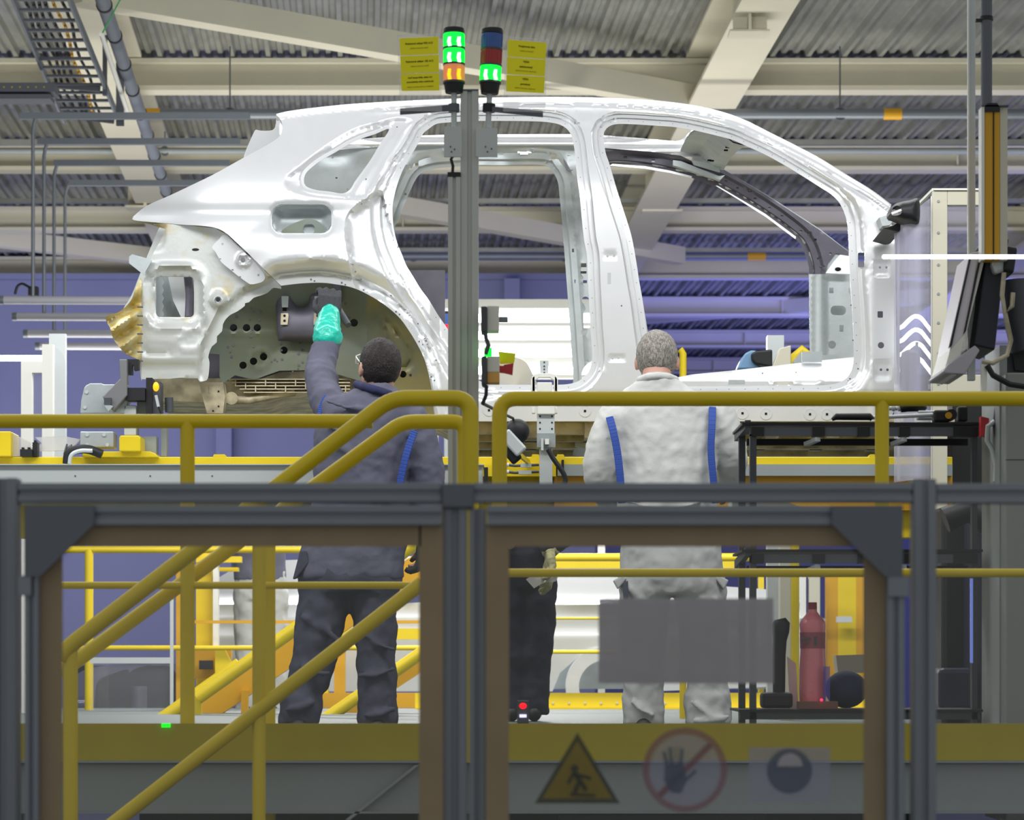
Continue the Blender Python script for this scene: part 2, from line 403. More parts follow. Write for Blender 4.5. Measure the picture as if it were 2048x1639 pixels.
# joist stubs under the white main beam
for (px, py, D) in ((1500, 40, 25.6), (1325, 400, 36.5), (290, 392, 36)):
    mb = MB(); s_ = D/F
    mb.rect(px-34, px+34, py-60, py+18, D, .02); mb.rect(px-40, px+40, py+18, py+22, D-.14, .3); mb.rect(px-3, px+3, py-60, py+18, D-.14, .14)
    trim(mb, M['cream'])
mb = MB().box(-16, X(1190, 44), 44, 44.2, 0, Z(548, 44)); mb.box(-16, X(1190, 44), 43.9, 44, Z(560, 44), Z(548, 44)); struct(mb.obj('wall_left', M['wall']))
mb = MB().box(-16, 22, 64, 64.2, 0, ZC+6.6); struct(mb.obj('wall_back', M['wall']))
mb = MB().box(-16.2, -16, 18, 64, 0, ZC+6.6); struct(mb.obj('wall_side', M['wall']))
for px in (450, 1024):
    D = 43.8; mb = MB().box(X(px, D)-.12, X(px, D)+.12, 43.6, 43.9, 0, Z(560, D)); trim(mb, M['wall'])
# pipes hung across the hall
def pipe(y, D, r, x0, x1, m, label, hang=(), marks=()):
    t = thing('ceiling_pipe', label, 'pipe'); MB().cyl(P(x0, y, D), P(x1, y, D), r).obj('pipe_run', m, t)
    for hx in hang:
        p = P(hx, y, D); mb = MB(); mb.cyl(p, (p.x, p.y, ZC+6.3), .008, 8); mb.ring((p.x, p.y-.03, p.z), r, r+.015, .05, 20); mb.obj('hanger', M['alud'], t)
    for hx in marks: MB().cyl(P(hx-18, y, D), P(hx+18, y, D), r+.006).obj('pipe_marker', M['yeld'], t)['label'] = 'orange marker'
    settle(t)
pipe(228, 28.4, .052, 285, 2120, M['alu'], 'long grey pipe hung level across the hall just above the car roof', (460, 1680), (303, 1785))
pipe(302, 32.9, .04, -60, 2120, M['grey'], 'thin grey pipe crossing behind the rear end of the roof', (330,))
pipe(512, 43.2, .07, 560, 2120, M['alu'], 'bluish pipe seen through the rear door opening, low under the roof', (827, 1130), (1513,))
for (px, py, D, lab) in () and ((300, 230, 28.3, 'orange pipe marker at the left end of the pipe above the car'), (1785, 233, 28.3, 'small orange pipe marker near the right yellow column'), (1513, 512, 43.0, 'small orange pipe marker seen under the front roof pillar')):
    tag(MB().cyl(P(px-18, py-3, D), P(px+18, py-3, D), .056 if D < 30 else .074).obj('pipe_marker', M['yeld']), lab, 'pipe marker')
# steel pipe running down the hall with clamp rings
t = thing('conduit_pipe', 'large silver conduit with dark clamp rings sloping beside the cable ladder', 'pipe')
A, B = P(192, -40, 21.6), P(338, 400, 31.6); MB().cyl(A, B, .058, 24).obj('pipe_run', M['alu'], t)
for k in range(9):
    p = A.lerp(B, .08+k*.108); d = (B-A).normalized()*.02; MB().cyl(p-d, p+d, .066, 24).obj('clamp_ring', M['black'], t)
settle(t)
tag(MB().tube([P(250, -20, 22), P(240, 0, 22), P(205, 66, 22)], .006, 6).obj('green_cable', mat('green_cable', (30, 150, 70), .5)), 'thin green cable hanging across the silver conduit', 'cable')
tag(MB().cyl(P(203, 68, 22), P(254, 220, 24.6), .02).obj('white_tube', M['white']), 'slim white tube hanging beside the silver conduit', 'tube')
# cable ladder
t = thing('cable_ladder', 'dark metal cable ladder with rungs hanging at top left', 'cable ladder')
A0, A1 = P(24, -10, 21.6), P(128, 240, 26.6); B0, B1 = P(136, -10, 21.6), P(238, 240, 26.6)
for a, b in ((A0, A1), (B0, B1)): MB().bar(a, b, .02, .08).obj('side_rail', M['alu'], t)
for k in range(14):
    u = (k+.4)/14; MB().bar(A0.lerp(A1, u), B0.lerp(B1, u), .05, .02).obj('rung', M['alud'], t)
settle(t)
for j in range(6):
    o0 = .12+j*.14
    pts = [A0.lerp(B0, o0)+(A1-A0)*(k/8)+Vector((.02*math.sin(k*1.7+j), 0, .045)) for k in range(9)]
    tag(MB().tube(pts, .014, 6).obj('power_cable', M['yeld'] if j == 4 else M['black']), 'yellow cable among black ones on the cable ladder' if j == 4 else 'black cable on the cable ladder, %s' % ['leftmost of all', 'second from the left', 'third from the left', 'left of the yellow one', '', 'rightmost of all'][j], 'cable', 'cables on the ladder')
for (y0, y1, D, x0, x1, nm, lab) in ((165, 183, 24, -40, 108, 'busbar_duct', 'upper dark perforated duct at the left edge behind the ladder'), (188, 197, 24, -40, 100, 'busbar_duct', 'lower dark duct directly below the perforated one')):
    mb = MB().rect(x0, x1, y0, y1, D, .25)
    o = mb.obj(nm, M['alud'])
    if y0 == 165:
        q = MB()
        for k in range(6): q.cyl(P(8+k*16, 174, D-.002), P(8+k*16, 174, D+.01), .008, 8)
        q.obj('perforation', M['ink2'], o)
    tag(o, lab, 'duct')
mb = MB().bar(P(105, 170, 25), P(200, 178, 25), .05, .05); mb.bar(P(128, 228, 25), P(228, 240, 25), .05, .06); mb.rect(232, 247, 90, 250, 25, .05); mb.rect(205, 213, 70, 190, 25, .05)
tag(mb.obj('ladder_bracket', M['alud']), 'slotted steel bracket carrying the end of the cable ladder', 'bracket')
# slotted rails with hanging rods and the row of unlit lamps
spec = [(232, 40, 66, 600, 24.0, 2), (283, 75, 88, 633, 25.1, 28), (326, 108, 108, 667, 26.3, 50), (366, 138, 130, 692, 27.4, 74)]
names = ['nearest and highest', 'second from the top', 'third from the top', 'lowest and farthest']
for i, (yr, xr, xp, yl, D, xl) in enumerate(spec):
    tag(MB().bar(P(xr, yr, D), P(500-20*i, yr, D), .05, .055).obj('mounting_rail', M['alu']), 'slotted grey mounting rail above the unlit lamps, '+names[i], 'rail')
    tag(MB().tube([P(xp+8, yr-2, D), P(xp+2, yr+16, D), P(xp, yr+30, D), P(xp, yl-8, D)], .016, 10).obj('hanging_rod', M['alu']), 'steel rod holding the tube lamp at left, '+names[i], 'rod')
    t = thing('tube_lamp', 'unlit white tube lamp hanging left of the car, '+names[i], 'lamp', 'unlit tube lamps at the left')
    MB().cyl(P(xl, yl, D), P(560, yl+2, D), .036).obj('tube', M['offtube'], t)
    MB().cyl(P(xl-3, yl, D), P(xl+6, yl, D), .039).obj('end_cap', M['alu'], t); MB().cyl(P(xp, yl-6, D), P(xp, yl, D), .012, 8).obj('hanger', M['alu'], t); settle(t)
mb = MB().rect(56, 74, 572, 590, 24, .1); mb.tube(arc_path([(60, 575), (44, 566), (34, 572), (30, 588)], 8, 24), .012, 8)
tag(mb.obj('junction_box', M['black']), 'small black junction box with cable on the leftmost hanging rod', 'junction box')
# lit tubes seen through the rear door
for i, (y, D) in enumerate(((636, 22), (671, 23.2), (706, 24.5), (741, 26))):
    t = thing('tube_lamp', 'glowing tube lamp seen through the rear door opening, %s row' % ['top', 'second', 'third', 'bottom'][i], 'lamp', 'lit tube lamps')
    MB().cyl(P(885, y, D), P(1215, y, D), .033).obj('tube', M['ltube'], t)
    MB().rect(880, 1215, y-20, y-9, D, .1).obj('reflector', M['white'], t)
    settle(t)
t = thing('lamp_frame', 'white frame holding the glowing tube lamps and their backing panel', 'frame'); MB().rect(862, 1212, 598, 616, 26.75, .12).obj('top_beam', M['white'], t)
for x_ in (1196, 862): MB().rect(x_, x_+14, 616, 1680, 26.75, .07).obj('post', M['white'], t)
for y, D in ((636, 22), (671, 23.2), (706, 24.5), (741, 26)): MB().cyl((X(1214, D), D, Z(y, D)), (X(1214, D), 26.76, Z(y, D)), .012, 8).obj('bracket_arm', M['alud'], t)
settle(t)
tag(MB().rect(862, 1215, 616, 756, 26.6, .1).obj('reflector_panel', M['white']), 'white panel behind the glowing tube lamps', 'panel')
t = thing('tube_lamp', 'thin glowing strip lamp at the left edge beside the white frame', 'lamp'); MB().cyl(P(-80, 716, 21), P(92, 716, 21), .022).obj('tube', M['ltube_refl'], t); settle(t)
# white framed screen at left
t = thing('protective_screen', 'white framed clear screen standing left of the car tail', 'screen')
D = 18
mb = MB().rect(42, 64, 722, 1710, D, .06); mb.rect(64, 90, 722, 745, D, .06); mb.rect(84, 106, 688, 1710, D-.3, .06); mb.obj('frame', M['white'], t)
mb = MB().rect(98, 131, 667, 930, D+.2, .05); mb.obj('profile', M['alul'], t)
MB().rect(64, 84, 745, 930, D+.02, .01).obj('pane', M['frosty'], t)
MB().prism([(106, 690), (124, 704), (134, 730), (134, 930), (106, 930)], D-.28, .01).obj('pane', M['frosty'], t); settle(t)
# ================================================================ the car body
DB = 12.73
ROOF = [(552, 228), (577, 222), (631, 214.8), (705, 207.5), (796, 202), (900, 197.4), (1000, 194.5), (1100, 193.5), (1200, 195), (1300, 200), (1380, 209), (1440, 222), (1491, 240), (1541, 265), (1591, 290), (1640, 316), (1690, 347), (1744, 380), (1783, 409)]
REAR = [(266.6, 432.5), (294, 411), (341.8, 389.6), (385, 369), (427, 348.6), (488.7, 314.4), (530, 292), (556.5, 275), (563.8, 262), (564, 248), (559, 236), (552, 228)]
ARCH = [(562, 571), (601, 566.5), (638, 565), (667, 567.5), (711, 577), (760, 603), (796.6, 632.7), (818.6, 662), (836, 691), (848, 716), (856.7, 745.5), (862.5, 777.7), (866, 810), (870, 842)]
OUT = smooth(ROOF, False, 6)[:-1]+smooth([(1783, 409), (1776, 428), (1784, 450), (1789.5, 480), (1791, 560), (1792, 650), (1794, 760), (1793, 800), (1780, 834), (1740, 842)], False, 6)[:-1]
OUT += poly([(1740, 842), (870, 842)], 8)[:int(870/8)]
OUT += smooth(ARCH[::-1], False, 6)[:-1]
OUT += smooth([(562, 571), (530, 540), (500, 510), (466, 478), (450, 464), (430, 455), (400, 451), (370, 449.5), (330, 446), (300, 443.5), (276, 441.5), (264, 438), (266.6, 432.5)], False, 6)[:-1]
OUT += smooth(REAR, False, 5)[:-1]
QH = smooth([(778, 258), (750, 268), (723, 277), (695, 290), (668, 306), (648, 317), (631.5, 328), (613, 344.7), (607.7, 360), (612, 372), (631.5, 379.5), (659, 383), (686, 386.5), (701, 377.6), (708.4, 364.8), (722, 346), (741.3, 319), (759.6, 288)], True, 5)
QR = smooth([(824, 240), (796, 235.5), (759.6, 243), (704.7, 260), (650, 293.5), (595, 336), (573, 354), (571, 367), (583, 379), (613, 389), (668, 395.5), (728, 398), (741, 381), (778, 322.8), (810.9, 267.8), (822, 250)], True, 6)
RD = smooth([(892, 245), (872, 248), (857, 258), (845.6, 268), (832.8, 293), (814.5, 323), (801.7, 349), (791, 381), (785.5, 409), (785.5, 436), (787.7, 457), (794, 484), (804, 509), (813, 531), (826.5, 553), (841, 577), (858, 600), (877, 631), (897, 660), (915, 693), (930, 725), (945, 750), (965, 764), (990, 768.5), (1060, 769), (1115, 769), (1140, 767), (1156, 762), (1168.5, 753), (1178, 741), (1183.5, 724), (1184, 700), (1181, 660), (1179, 620), (1176, 560), (1174, 511), (1168, 478), (1163.5, 435), (1160, 395), (1156, 366), (1152, 332), (1149, 300), (1144, 275), (1136, 260), (1122, 250), (1105, 245.5), (1073, 242.5), (1000, 241.5), (940, 242)], True, 5)
FD = smooth([(1207.4, 272), (1210, 261), (1219, 252), (1236, 247.8), (1270, 248.5), (1314, 251.3), (1350, 254), (1389.7, 260.8), (1436, 271.6), (1466, 280), (1491, 291), (1532.5, 310), (1574, 333), (1610, 355), (1640, 374), (1662, 388), (1676, 402), (1684.3, 415), (1690.9, 431), (1695, 452), (1697, 482), (1698.5, 519), (1701, 570), (1704.5, 620), (1706.5, 660), (1708, 705), (1706, 730), (1700, 747), (1687, 760), (1664, 768), (1628, 770.6), (1540, 771), (1420, 772), (1345, 772), (1325, 767), (1312, 755), (1304, 735), (1299, 700), (1293, 660), (1285.6, 603), (1278, 559), (1272.4, 522), (1265, 481), (1257.7, 453), (1247, 420), (1235, 383), (1226.5, 354), (1218, 325), (1211, 304)], True, 5)
JP = smooth([(743, 388), (735, 396), (722, 403), (703, 418), (693, 433), (690, 452), (692, 485), (700, 530), (707, 562), (716, 582)], False, 5)+smooth([(716, 582), (760, 598), (800, 628), (826, 660), (846, 700), (862, 750), (872, 800), (880, 840)], False, 6)+[(940, 840), (940, 760), (900, 660), (850, 585), (790, 480), (770, 420), (765, 380)]
FUEL = rrect(544, 410, 663, 466, 20)
def off(pl, d):
    a = np.array(pl); t = np.roll(a, -1, 0)-np.roll(a, 1, 0); t /= np.maximum(np.hypot(*t.T), 1e-6)[:, None]
    nrm = np.stack([t[:, 1], -t[:, 0]], 1); s = a+nrm*d
    if inside(s[:40:4], pl).mean() > .5: s = a-nrm*d
    return [tuple(p) for p in s]
EMB = [(rrect(1748, 519, 1781, 553, 4), .006), (rrect(1747, 718, 1783, 760, 5), .006), (rrect(1207, 503, 1234, 521, 1.5), .006), (rrect(1216, 709, 1252, 724, 1.5), .006),
       ([(1148, 231), (1194, 231), (1178, 247), (1164, 247)], .005)]
def body_depth(q):
    x, y = q[:, 0], q[:, 1]
    t = np.clip((400-y)/200, 0, 2); d = .22*t**1.5
    tl = np.clip((480-x)/200, 0, 2); d += .28*tl**2
    rear = np.clip((720-x)/60, 0, 1)
    d += rear*(-.028*np.exp(-((y-480)/45)**2)+.010*np.exp(-((y-424)/12)**2))
    r0 = dist(q, ROOF, False)
    d += ramp(r0, [(0, .05), (4, .018), (9, .004), (12, .006), (13, .0)])
    band = np.clip((x-720)/60, 0, 1)
    d += band*ramp(r0, [(13, 0), (16, .010), (20, .010), (24, 0)])
    dr, df = dist(q, RD), dist(q, FD)
    pr = [(0, .062), (11, .06), (13.5, .036), (19.5, .036), (22.5, .008), (25, .0)]
    kk = 1+.9*np.clip((1000-x)/120, 0, 1)*np.clip((y-300)/100, 0, 1)
    d += ramp(dr/kk, pr)+ramp(df/(1+.25*np.clip((x-1690)/20, 0, 1)), pr)
    s = np.where(inside(q, QR), 1, -1)*dist(q, QR); d += .024*np.clip((s+1)/8, 0, 1)
    dq = dist(q, QH); d += ramp(dq, [(0, .012), (7, .010), (10, 0)])
    s = np.where(inside(q, JP), 1, -1)*dist(q, JP[:-7], False)
    j = .03*np.clip((s+1)/4, 0, 1)+.014*np.clip((s-9)/4, 0, 1); d += j*np.clip((y-384)/10, 0, 1)
    da = dist(q, ARCH, False); fl = ramp(da, [(0, .045), (19, .04), (22, .012), (26, .0), (50, -.045), (75, -.03), (130, 0)]); d += fl*np.clip((880-x)/20, 0, 1)
    dfu = dist(q, FUEL); d += ramp(dfu, [(0, .012), (4, .004), (8, 0)])
    lo = np.clip((y-782)/14, 0, 1); d += lo*.012
    lo = np.clip((x-1738)/4, 0, 1)*np.clip((y-455)/30, 0, 1); d -= lo*.012
    for pl, dep in EMB:
        s = np.where(inside(q, pl), 1, -1)*dist(q, pl); d += dep*np.clip((s+1)/3, 0, 1)
    return d
holes = [QH, RD, FD, FUEL, circ(1762, 690, 6.5), rrect(1755, 622, 1766, 635, 2), rrect(1716, 505, 1729, 534, 2), rrect(1215, 545, 1222, 568, 1), circ(1760, 534.5, 2.4, n=8), circ(1773, 534.5, 2.6, n=8), circ(1762, 739, 2.8, n=8), circ(1775, 739, 2.8, n=8), circ(1215, 512.5, 2.4, n=8), circ(1228, 512, 2.4, n=8), circ(1225, 717, 2.2, n=8), circ(1237, 716, 2.2, n=8)]
ext = []
for h in (RD, FD):
    for d_ in (3.5, 7.5, 11, 13.5, 16.5, 19.5, 22.5, 25, 28): ext += [p for p in off(h, d_) if not (h is RD and p[0] < 935 and p[1] > 395 and d_ > 5)]
for d_ in (-12, -7.5, -3.5, 0, 3, 6): ext += off(QR, d_)
for d_ in (3.5, 7, 10): ext += off(QH, d_)
for d_ in (4, 8, 12): ext += off(FUEL, d_)
for d_ in (4, 8, 12, 16, 20.9, 25.6, 31, 37, 42.7, 47.5, 52): ext += [p for p in off(RD, d_) if p[0] < 940 and p[1] > 395]
ar = smooth(ARCH, False, 6)
ext += [p for d_ in (-4, -9, -14, -19, -22, -26, -32, -39, -46, -53, -60, 4, 9, 14, 19, 22, 26, 32, 39, 46, 53, 60) for p in off(ar+[(871, 843)], d_) if p[1] < 840]
ext += [p for d_ in (-5, -1, 3, 6, 9, 13, 17, 5, 1, -3, -6, -9, -13, -17) for p in off(JP, d_)]+[p for d_ in (-1, 2) for e in EMB for p in off(poly(e[0], 4), d_)]
rf = smooth(ROOF, False, 6)
for d_ in (4, 9, 12, 13, 16, 20, 24): ext += [(p[0], p[1]+d_*1.06) for p in rf]
car = thing('car_body', 'bare white steel car body without doors standing on the yellow conveyor', 'car body')
sheet('side_panel', OUT, holes, DB, body_depth, M['body'], car, 7., .003, ext)
# round and square fixing holes punched in the flanges
mb = MB()
def pin(px, py, r, D=DB, sq=False):
    dd = float(body_depth(np.array([[px, py]], float))[0]); c = P(px, py, D+dd-.0015); rr = r*D/F
    if sq: mb.box(c.x-rr, c.x+rr, c.y, c.y+.002, c.z-rr, c.z+rr)
    else: mb.cyl(c, c+Vector((0, .002, 0)), rr, 10)
for px, py in ((622, 558.5), (683.5, 565), (727, 580), (792, 623), (838, 682.5), (862.5, 753.5)):
    pin(px, py, 1.7, sq=True); pin(px+7, py+3+(px-620)*.015, 1.7)
for px, py in ((722, 558), (782, 591), (836, 647), (872, 720), (723, 407), (794, 254), (732, 358), (711, 543), (1243, 611), (1519 if False else 1702, 610), (1706, 680), (1716, 737), (1700, 757)): pin(px, py, 1.5)
for pl, n_ in ((RD, 46), (FD, 60)):
    o_ = off(pl, 6)
    for k in range(n_):
        p = o_[int(k*len(o_)/n_)]; pin(p[0], p[1], .8)
mb.obj('fixing_hole', M['dsteel'], car)['kind'] = 'stuff'
# plugs along the sill
for px, py, kind_ in ((978, 820, 0), (1170, 821.5, 0), (1228, 822, 0), (1485, 826, 0), (1532, 827, 0), (1620, 828, 0), (1654, 828, 1)):
    c = P(px, py, DB+.008); q = MB(); q.ring(c, .022, .027, .004, 28); q.cyl((c.x, c.y+.001, c.z), (c.x, c.y+.004, c.z), .022, 24)
    q.obj('sill_plug', M['body'], car)
    MB().box(c.x-.005, c.x+.005, c.y-.002, c.y+.002, c.z-.005, c.z+.005).obj('fixing_hole', M['hole'], car)
# fuel filler bowl
q0 = lambda q: .05+.05*np.clip(dist(q, FUEL)/20, 0, 1)
sheet('fuel_filler_bowl', rrect(535, 402, 672, 474, 24), [], DB+.02, q0, M['zinc'], car, 6)
sheet('filler_flange', smooth([(568, 466), (576, 452), (604, 440), (618, 437), (636, 442), (650, 456), (652, 468)], True, 4), [circ(618, 458, 12, n=16)], DB+.085, lambda q: 0*q[:, 0]-.01, M['well'], car, 6)
# inner rear quarter with the square cut-out
IQ = poly([(300, 448), (330, 447), (430, 456), (455, 470)], 6)[:-6]+smooth([(455, 470), (500, 514), (562, 573), (547, 575), (535, 585), (520.7, 591), (507.5, 595), (498, 604), (490, 606), (489.7, 611), (475, 622), (460, 629.7), (450, 640), (445.7, 648), (444, 662), (434, 672), (433.5, 684), (424, 692), (420, 700), (416.5, 714), (419, 724), (417, 750), (413, 760), (400, 763)], False, 5)+[(395, 756), (340, 757), (284, 758)]+poly([(283, 757), (283, 600)], 7)[:22]+smooth([(283, 600), (288, 560), (300, 520), (320, 482), (331, 458)], False, 6)
def iq_depth(q):
    x, y = q[:, 0], q[:, 1]; d = .10+.05*np.clip((360-x)/80, 0, 1)+.35*np.clip((330-x)/60, 0, 1)*np.clip((500-y)/50, 0, 1)
    hw = rrect(312, 553, 388, 634, 10); s = dist(q, hw); d += ramp(s, [(0, .02), (5, .012), (12, .012), (22, -.01), (30, 0)])
    d += ramp(np.hypot(x-436, y-600), [(0, .0), (6, 0), (7, -.03), (11, -.03), (17, 0)])
    da = dist(q, [(560, 572), (500, 600), (455, 640), (430, 690), (418, 750)], False); d += ramp(da, [(0, .03), (20, .03), (26, 0)])
    d += ramp(dist(q, [(310, 590), (305, 545), (330, 530), (370, 530), (398, 545), (405, 570), (408, 640)], False), [(0, -.016), (6, 0)])
    d += .02*np.clip((y-722)/8, 0, 1)*np.clip((400-x)/10, 0, 1)+ramp(dist(q, rrect(290, 695, 341, 706, 2)), [(0, .012), (5, 0)])
    d += ramp(dist(q, smooth([(355, 680), (390, 658), (408, 668), (395, 695), (370, 700)], True, 5)), [(0, -.01), (5, 0)])
    return d
sheet('inner_quarter_panel', IQ, [rrect(312, 553, 388, 634, 9), circ(436, 599, 4.5), circ(391, 499, 7.5, 3, 12)], DB, iq_depth, M['zincy'], car, 7., .003, off(rrect(312, 553, 388, 634, 9), 5)+off(rrect(312, 553, 388, 634, 9), 12)+off(circ(436, 600, 7, n=16), 5)+off(circ(436, 600, 7, n=16), 0.5))
sheet('lamp_pocket_lining', rrect(300, 540, 400, 650, 4), [rrect(350, 560, 360, 600, 3)], DB+.42, lambda q: .06*np.sin(q[:, 0]/9), M['zinc'], car, 8)
q = MB(); q.prism([(336, 553), (374, 553), (370, 590), (374, 634), (362, 634), (346, 600)], DB+.30, .01); q.obj('pocket_bracket', M['body'], car)
q = MB(); q.tube([P(376, 553, DB+.2), P(380, 590, DB+.22), P(378, 634, DB+.2)], .02, 8); q.obj('pocket_post', M['dsteel'], car)
# white fixing strip with bolts on the inner quarter
t_ = sheet('lamp_bracket', smooth([(449, 470), (438, 478), (424, 494), (430, 502), (440, 520), (447, 528), (462, 540), (478, 553), (500, 568), (507, 568), (526, 562), (528, 548), (500, 515), (470, 488)], True, 4), [circ(486, 520, 5), rrect(443, 486, 447, 490, .5), rrect(515, 548, 519, 552, .5), rrect(438, 516, 442, 519, .5), rrect(463, 538, 467, 541, .5), rrect(478, 552, 482, 555, .5)], DB+.05, lambda q: ramp(np.hypot(q[:, 0]-486, q[:, 1]-520), [(0, .0), (7, 0), (10, -.02), (14, -.005), (16, 0)]), M['body'], car, 5)
# rear end seen edge-on with its protective skin
sheet('rear_corner_panel', smooth([(333, 452), (320, 453), (300, 498), (281, 545), (262, 592), (245, 620), (236, 650), (262, 690), (276, 718), (284, 757), (284, 600), (290, 560), (306, 515), (332, 462)], True, 6), [], DB+.45, lambda q: -.25*np.clip((q[:, 1]-450)/200, 0, 1), M['zincy'], car, 8)
def fold(q): return -.05-.05*np.sin(q[:, 1]/7+q[:, 0]/11)*np.clip((285-q[:, 0])/25, 0, 1)-.10*np.clip((284-q[:, 0])/50, 0, 1)
sheet('protective_film', smooth([(283, 560), (262, 600), (240, 622), (214, 632), (213, 643), (220, 655), (226, 676), (236, 690), (250, 706), (272, 716), (283, 714)], True, 5), [], DB+.2, fold, mat('gold_film', (206, 198, 156), .4, .15, rgb2=(190, 164, 80), vscale=14, bump=.5, bscale=16), car, 5)
q = MB(); q.prism([(258, 513), (264, 508), (300, 518), (303, 521), (290, 545), (292, 549), (287, 549), (258, 526)], DB+.1, .01); q.obj('tow_bracket', M['zinc'], car)
for i in range(7):
    q = MB(); q.rect(274, 285, 612+i*18, 614+i*18, DB-.01, .02); q.obj('clip', M['dsteel'], car)
# tail lip underside
sheet('tail_lip', smooth([(270, 441), (300, 444), (340, 448), (400, 451), (430, 455), (448, 462), (452, 470), (430, 480), (400, 476), (360, 475), (333, 470), (330, 455), (300, 448)], True, 5), [circ(421, 470, 2.5, n=8)], DB+.12, lambda q: .25*np.clip((360-q[:, 0])/90, 0, 1), M['welly'], car, 6)
# rear hatch gutter seen above the shoulder
sheet('hatch_gutter', smooth([(553, 229), (548, 258), (520, 261), (512, 259), (505, 270), (488, 316), (520, 300), (556, 278), (565, 260), (560, 240)], True, 5), [], DB+.45, lambda q: .15*np.clip((560-q[:, 0])/70, 0, 1), M['body'], car, 6)
# wheelhouse
def wd(q):
    r = np.hypot((q[:, 0]-640)/230, (q[:, 1]-790)/230); return .34-.20*np.clip(r-.55, 0, 1)+.006*np.sin(q[:, 0]/16)
WP = [(400, 705), (439, 708), (439, 752), (444, 767), (455, 760), (470, 750), (495, 756), (512, 758), (530, 751), (559, 741), (610, 740), (671, 747), (712, 759), (735, 765), (735, 548), (520, 560), (400, 640)]
ph = [(467, 655), (493, 655), (514.5, 655), (568, 700), (486, 730), (507, 722), (527, 713)]
sheet('wheelhouse', poly(WP, 8), [circ(x_, y_, 7.5, n=14) for x_, y_ in ph]+[circ(708, 645, 8, n=14)], DB, lambda q: wd(q)+ramp(np.minimum(dist(q, rrect(502, 700, 538, 735, 14)), dist(q, [(440, 668), (552, 668)], False)), [(0, -.008), (5, 0)]), M['well'], car, 7)
sheet('wheelhouse_lining', poly([(712, 760), (728, 756), (735, 700), (728, 640), (732, 600), (730, 545), (800, 560), (900, 700), (900, 860), (712, 860)], 8), [circ(806, 748, 7, n=14), circ(821, 750, 3, n=8)], DB+.02, lambda q: wd(q)+ramp(dist(q, smooth([(765, 640), (790, 660), (815, 700), (820, 725), (800, 735), (780, 700)], True, 5)), [(0, .02), (7, 0)])-.02, M['welly'], car, 7)
q = MB(); q.box(X(410, DB+.5), X(890, DB+.5), DB+.5, DB+.52, Z(770, DB+.5), Z(540, DB+.5)); q.obj('wheelhouse_shade_sheet', M['dsteel'], car)  # dark sheet added so the wheelhouse holes look shaded
for x_, y_ in ph+[(708, 645), (806, 748)]:  # black discs added behind the holes as the shade inside them
    q = MB(); c = P(x_, y_-.5, DB+.40); q.cyl(c, c+Vector((0, .02, 0)), .022, 14); c = P(x_+1, y_+1, DB+.38); q.cyl(c, c+Vector((0, .02, 0)), .005, 8); q.obj('hole_shade_disc', M['black'], car)
q = MB()
random.seed(3)
for k in range(70):
    x_, y_ = random.uniform(440, 700), random.uniform(585, 745)
    if inside(np.array([[x_, y_]]), rrect(548, 578, 662, 686, 3))[0]: continue
    dd = float(wd(np.array([[x_, y_]]))[0]); c = P(x_, y_, DB+dd-.003); q.cyl(c, c+Vector((0, .006, 0)), random.choice((.004, .006)), 8)
q.obj('spot_weld', M['dsteel'], car)['kind'] = 'stuff'
BR = smooth([(550, 600), (556, 590), (565, 583), (579, 580.5), (584, 586), (587, 600), (591, 609), (598, 614), (610, 614), (617, 607), (619.5, 592), (625, 586.5), (640, 586), (650, 590), (656, 604), (660, 630)], False, 4)+[(660, 682), (606, 682), (556, 681), (553, 630)]
t_ = sheet('damper_plate', BR, [rrect(565, 615, 573, 622, 1), rrect(630, 615, 640, 622, 1)], DB+.24, lambda q: ramp(dist(q, BR), [(0, .03), (5, .012), (14, 0)])+.012*np.sin(q[:, 1]/18), M['dsteel'], car, 6)
for px in (569, 635):
    q = MB(); q.prism([(px-7, 626), (px+7, 626), (px+8, 630), (px+6, 649), (px-8, 649)], DB+.215, .008); o_ = q.obj('latch_plate', M['tan'], t_)
    q = MB()
    for yy in (631, 641): c = P(px, yy, DB+.213); q.cyl(c, c+Vector((0, .004, 0)), .006, 10)
    q.obj('fixing_hole', M['hole'], t_)
    q = MB(); q.prism([(px-6, 592), (px+8, 592), (px+7, 614), (px-5, 614)], DB+.22, .01); q.obj('slide', M['zinc'], t_)
q = MB(); q.rect(666, 669, 569, 604, DB+.2, .01); q.prism([(669, 568), (681, 570), (684, 600), (680, 606), (669, 604)], DB+.2, .05); q.obj('well_channel', M['dsteel'], car)
# underbody
q = MB(); q.box(X(905, 13), X(1900, 13), 12.86, 14.5, ZC+1.13, ZC+1.16); q.obj('floor_pan', M['tan'], car)
q = MB()
for k in range(9): y_ = 12.95+k*.16; q.box(X(905, 13), X(1880, 13), y_, y_+.05, ZC+1.08-.02*(k % 3), ZC+1.13)
for k in range(8): x_ = X(930+k*118, 13.2); q.box(x_, x_+.06, 12.9, 14.4, ZC+1.06, ZC+1.13)
q.obj('floor_rib', M['tan'], car)
q = MB(); q.prism([(1150, 870), (1240, 874), (1300, 890), (1300, 905), (1200, 902), (1150, 892)], 13.2, .8); q.obj('floor_shield', M['zinc'], car)
q = MB(); q.prism([(300, 756), (440, 756), (455, 762), (520, 758), (560, 744), (610, 742), (700, 748), (870, 775), (905, 770), (905, 850), (870, 830), (700, 782), (610, 787), (560, 790), (520, 803), (470, 806), (300, 800)], DB+.42, 1.2); q.obj('rear_frame_rail', M['tan'], car)
q = MB()
for k in range(5): q.rect(455+k*8, 700, 757+k*6.5, 759+k*6.5, DB+.36, .06)
for k in range(12): q.rect(470+k*20, 472+k*20, 760+(k % 3)*6, 772+(k % 3)*6, DB+.355, .06)
q.obj('rail_seam', M['tan'], car)
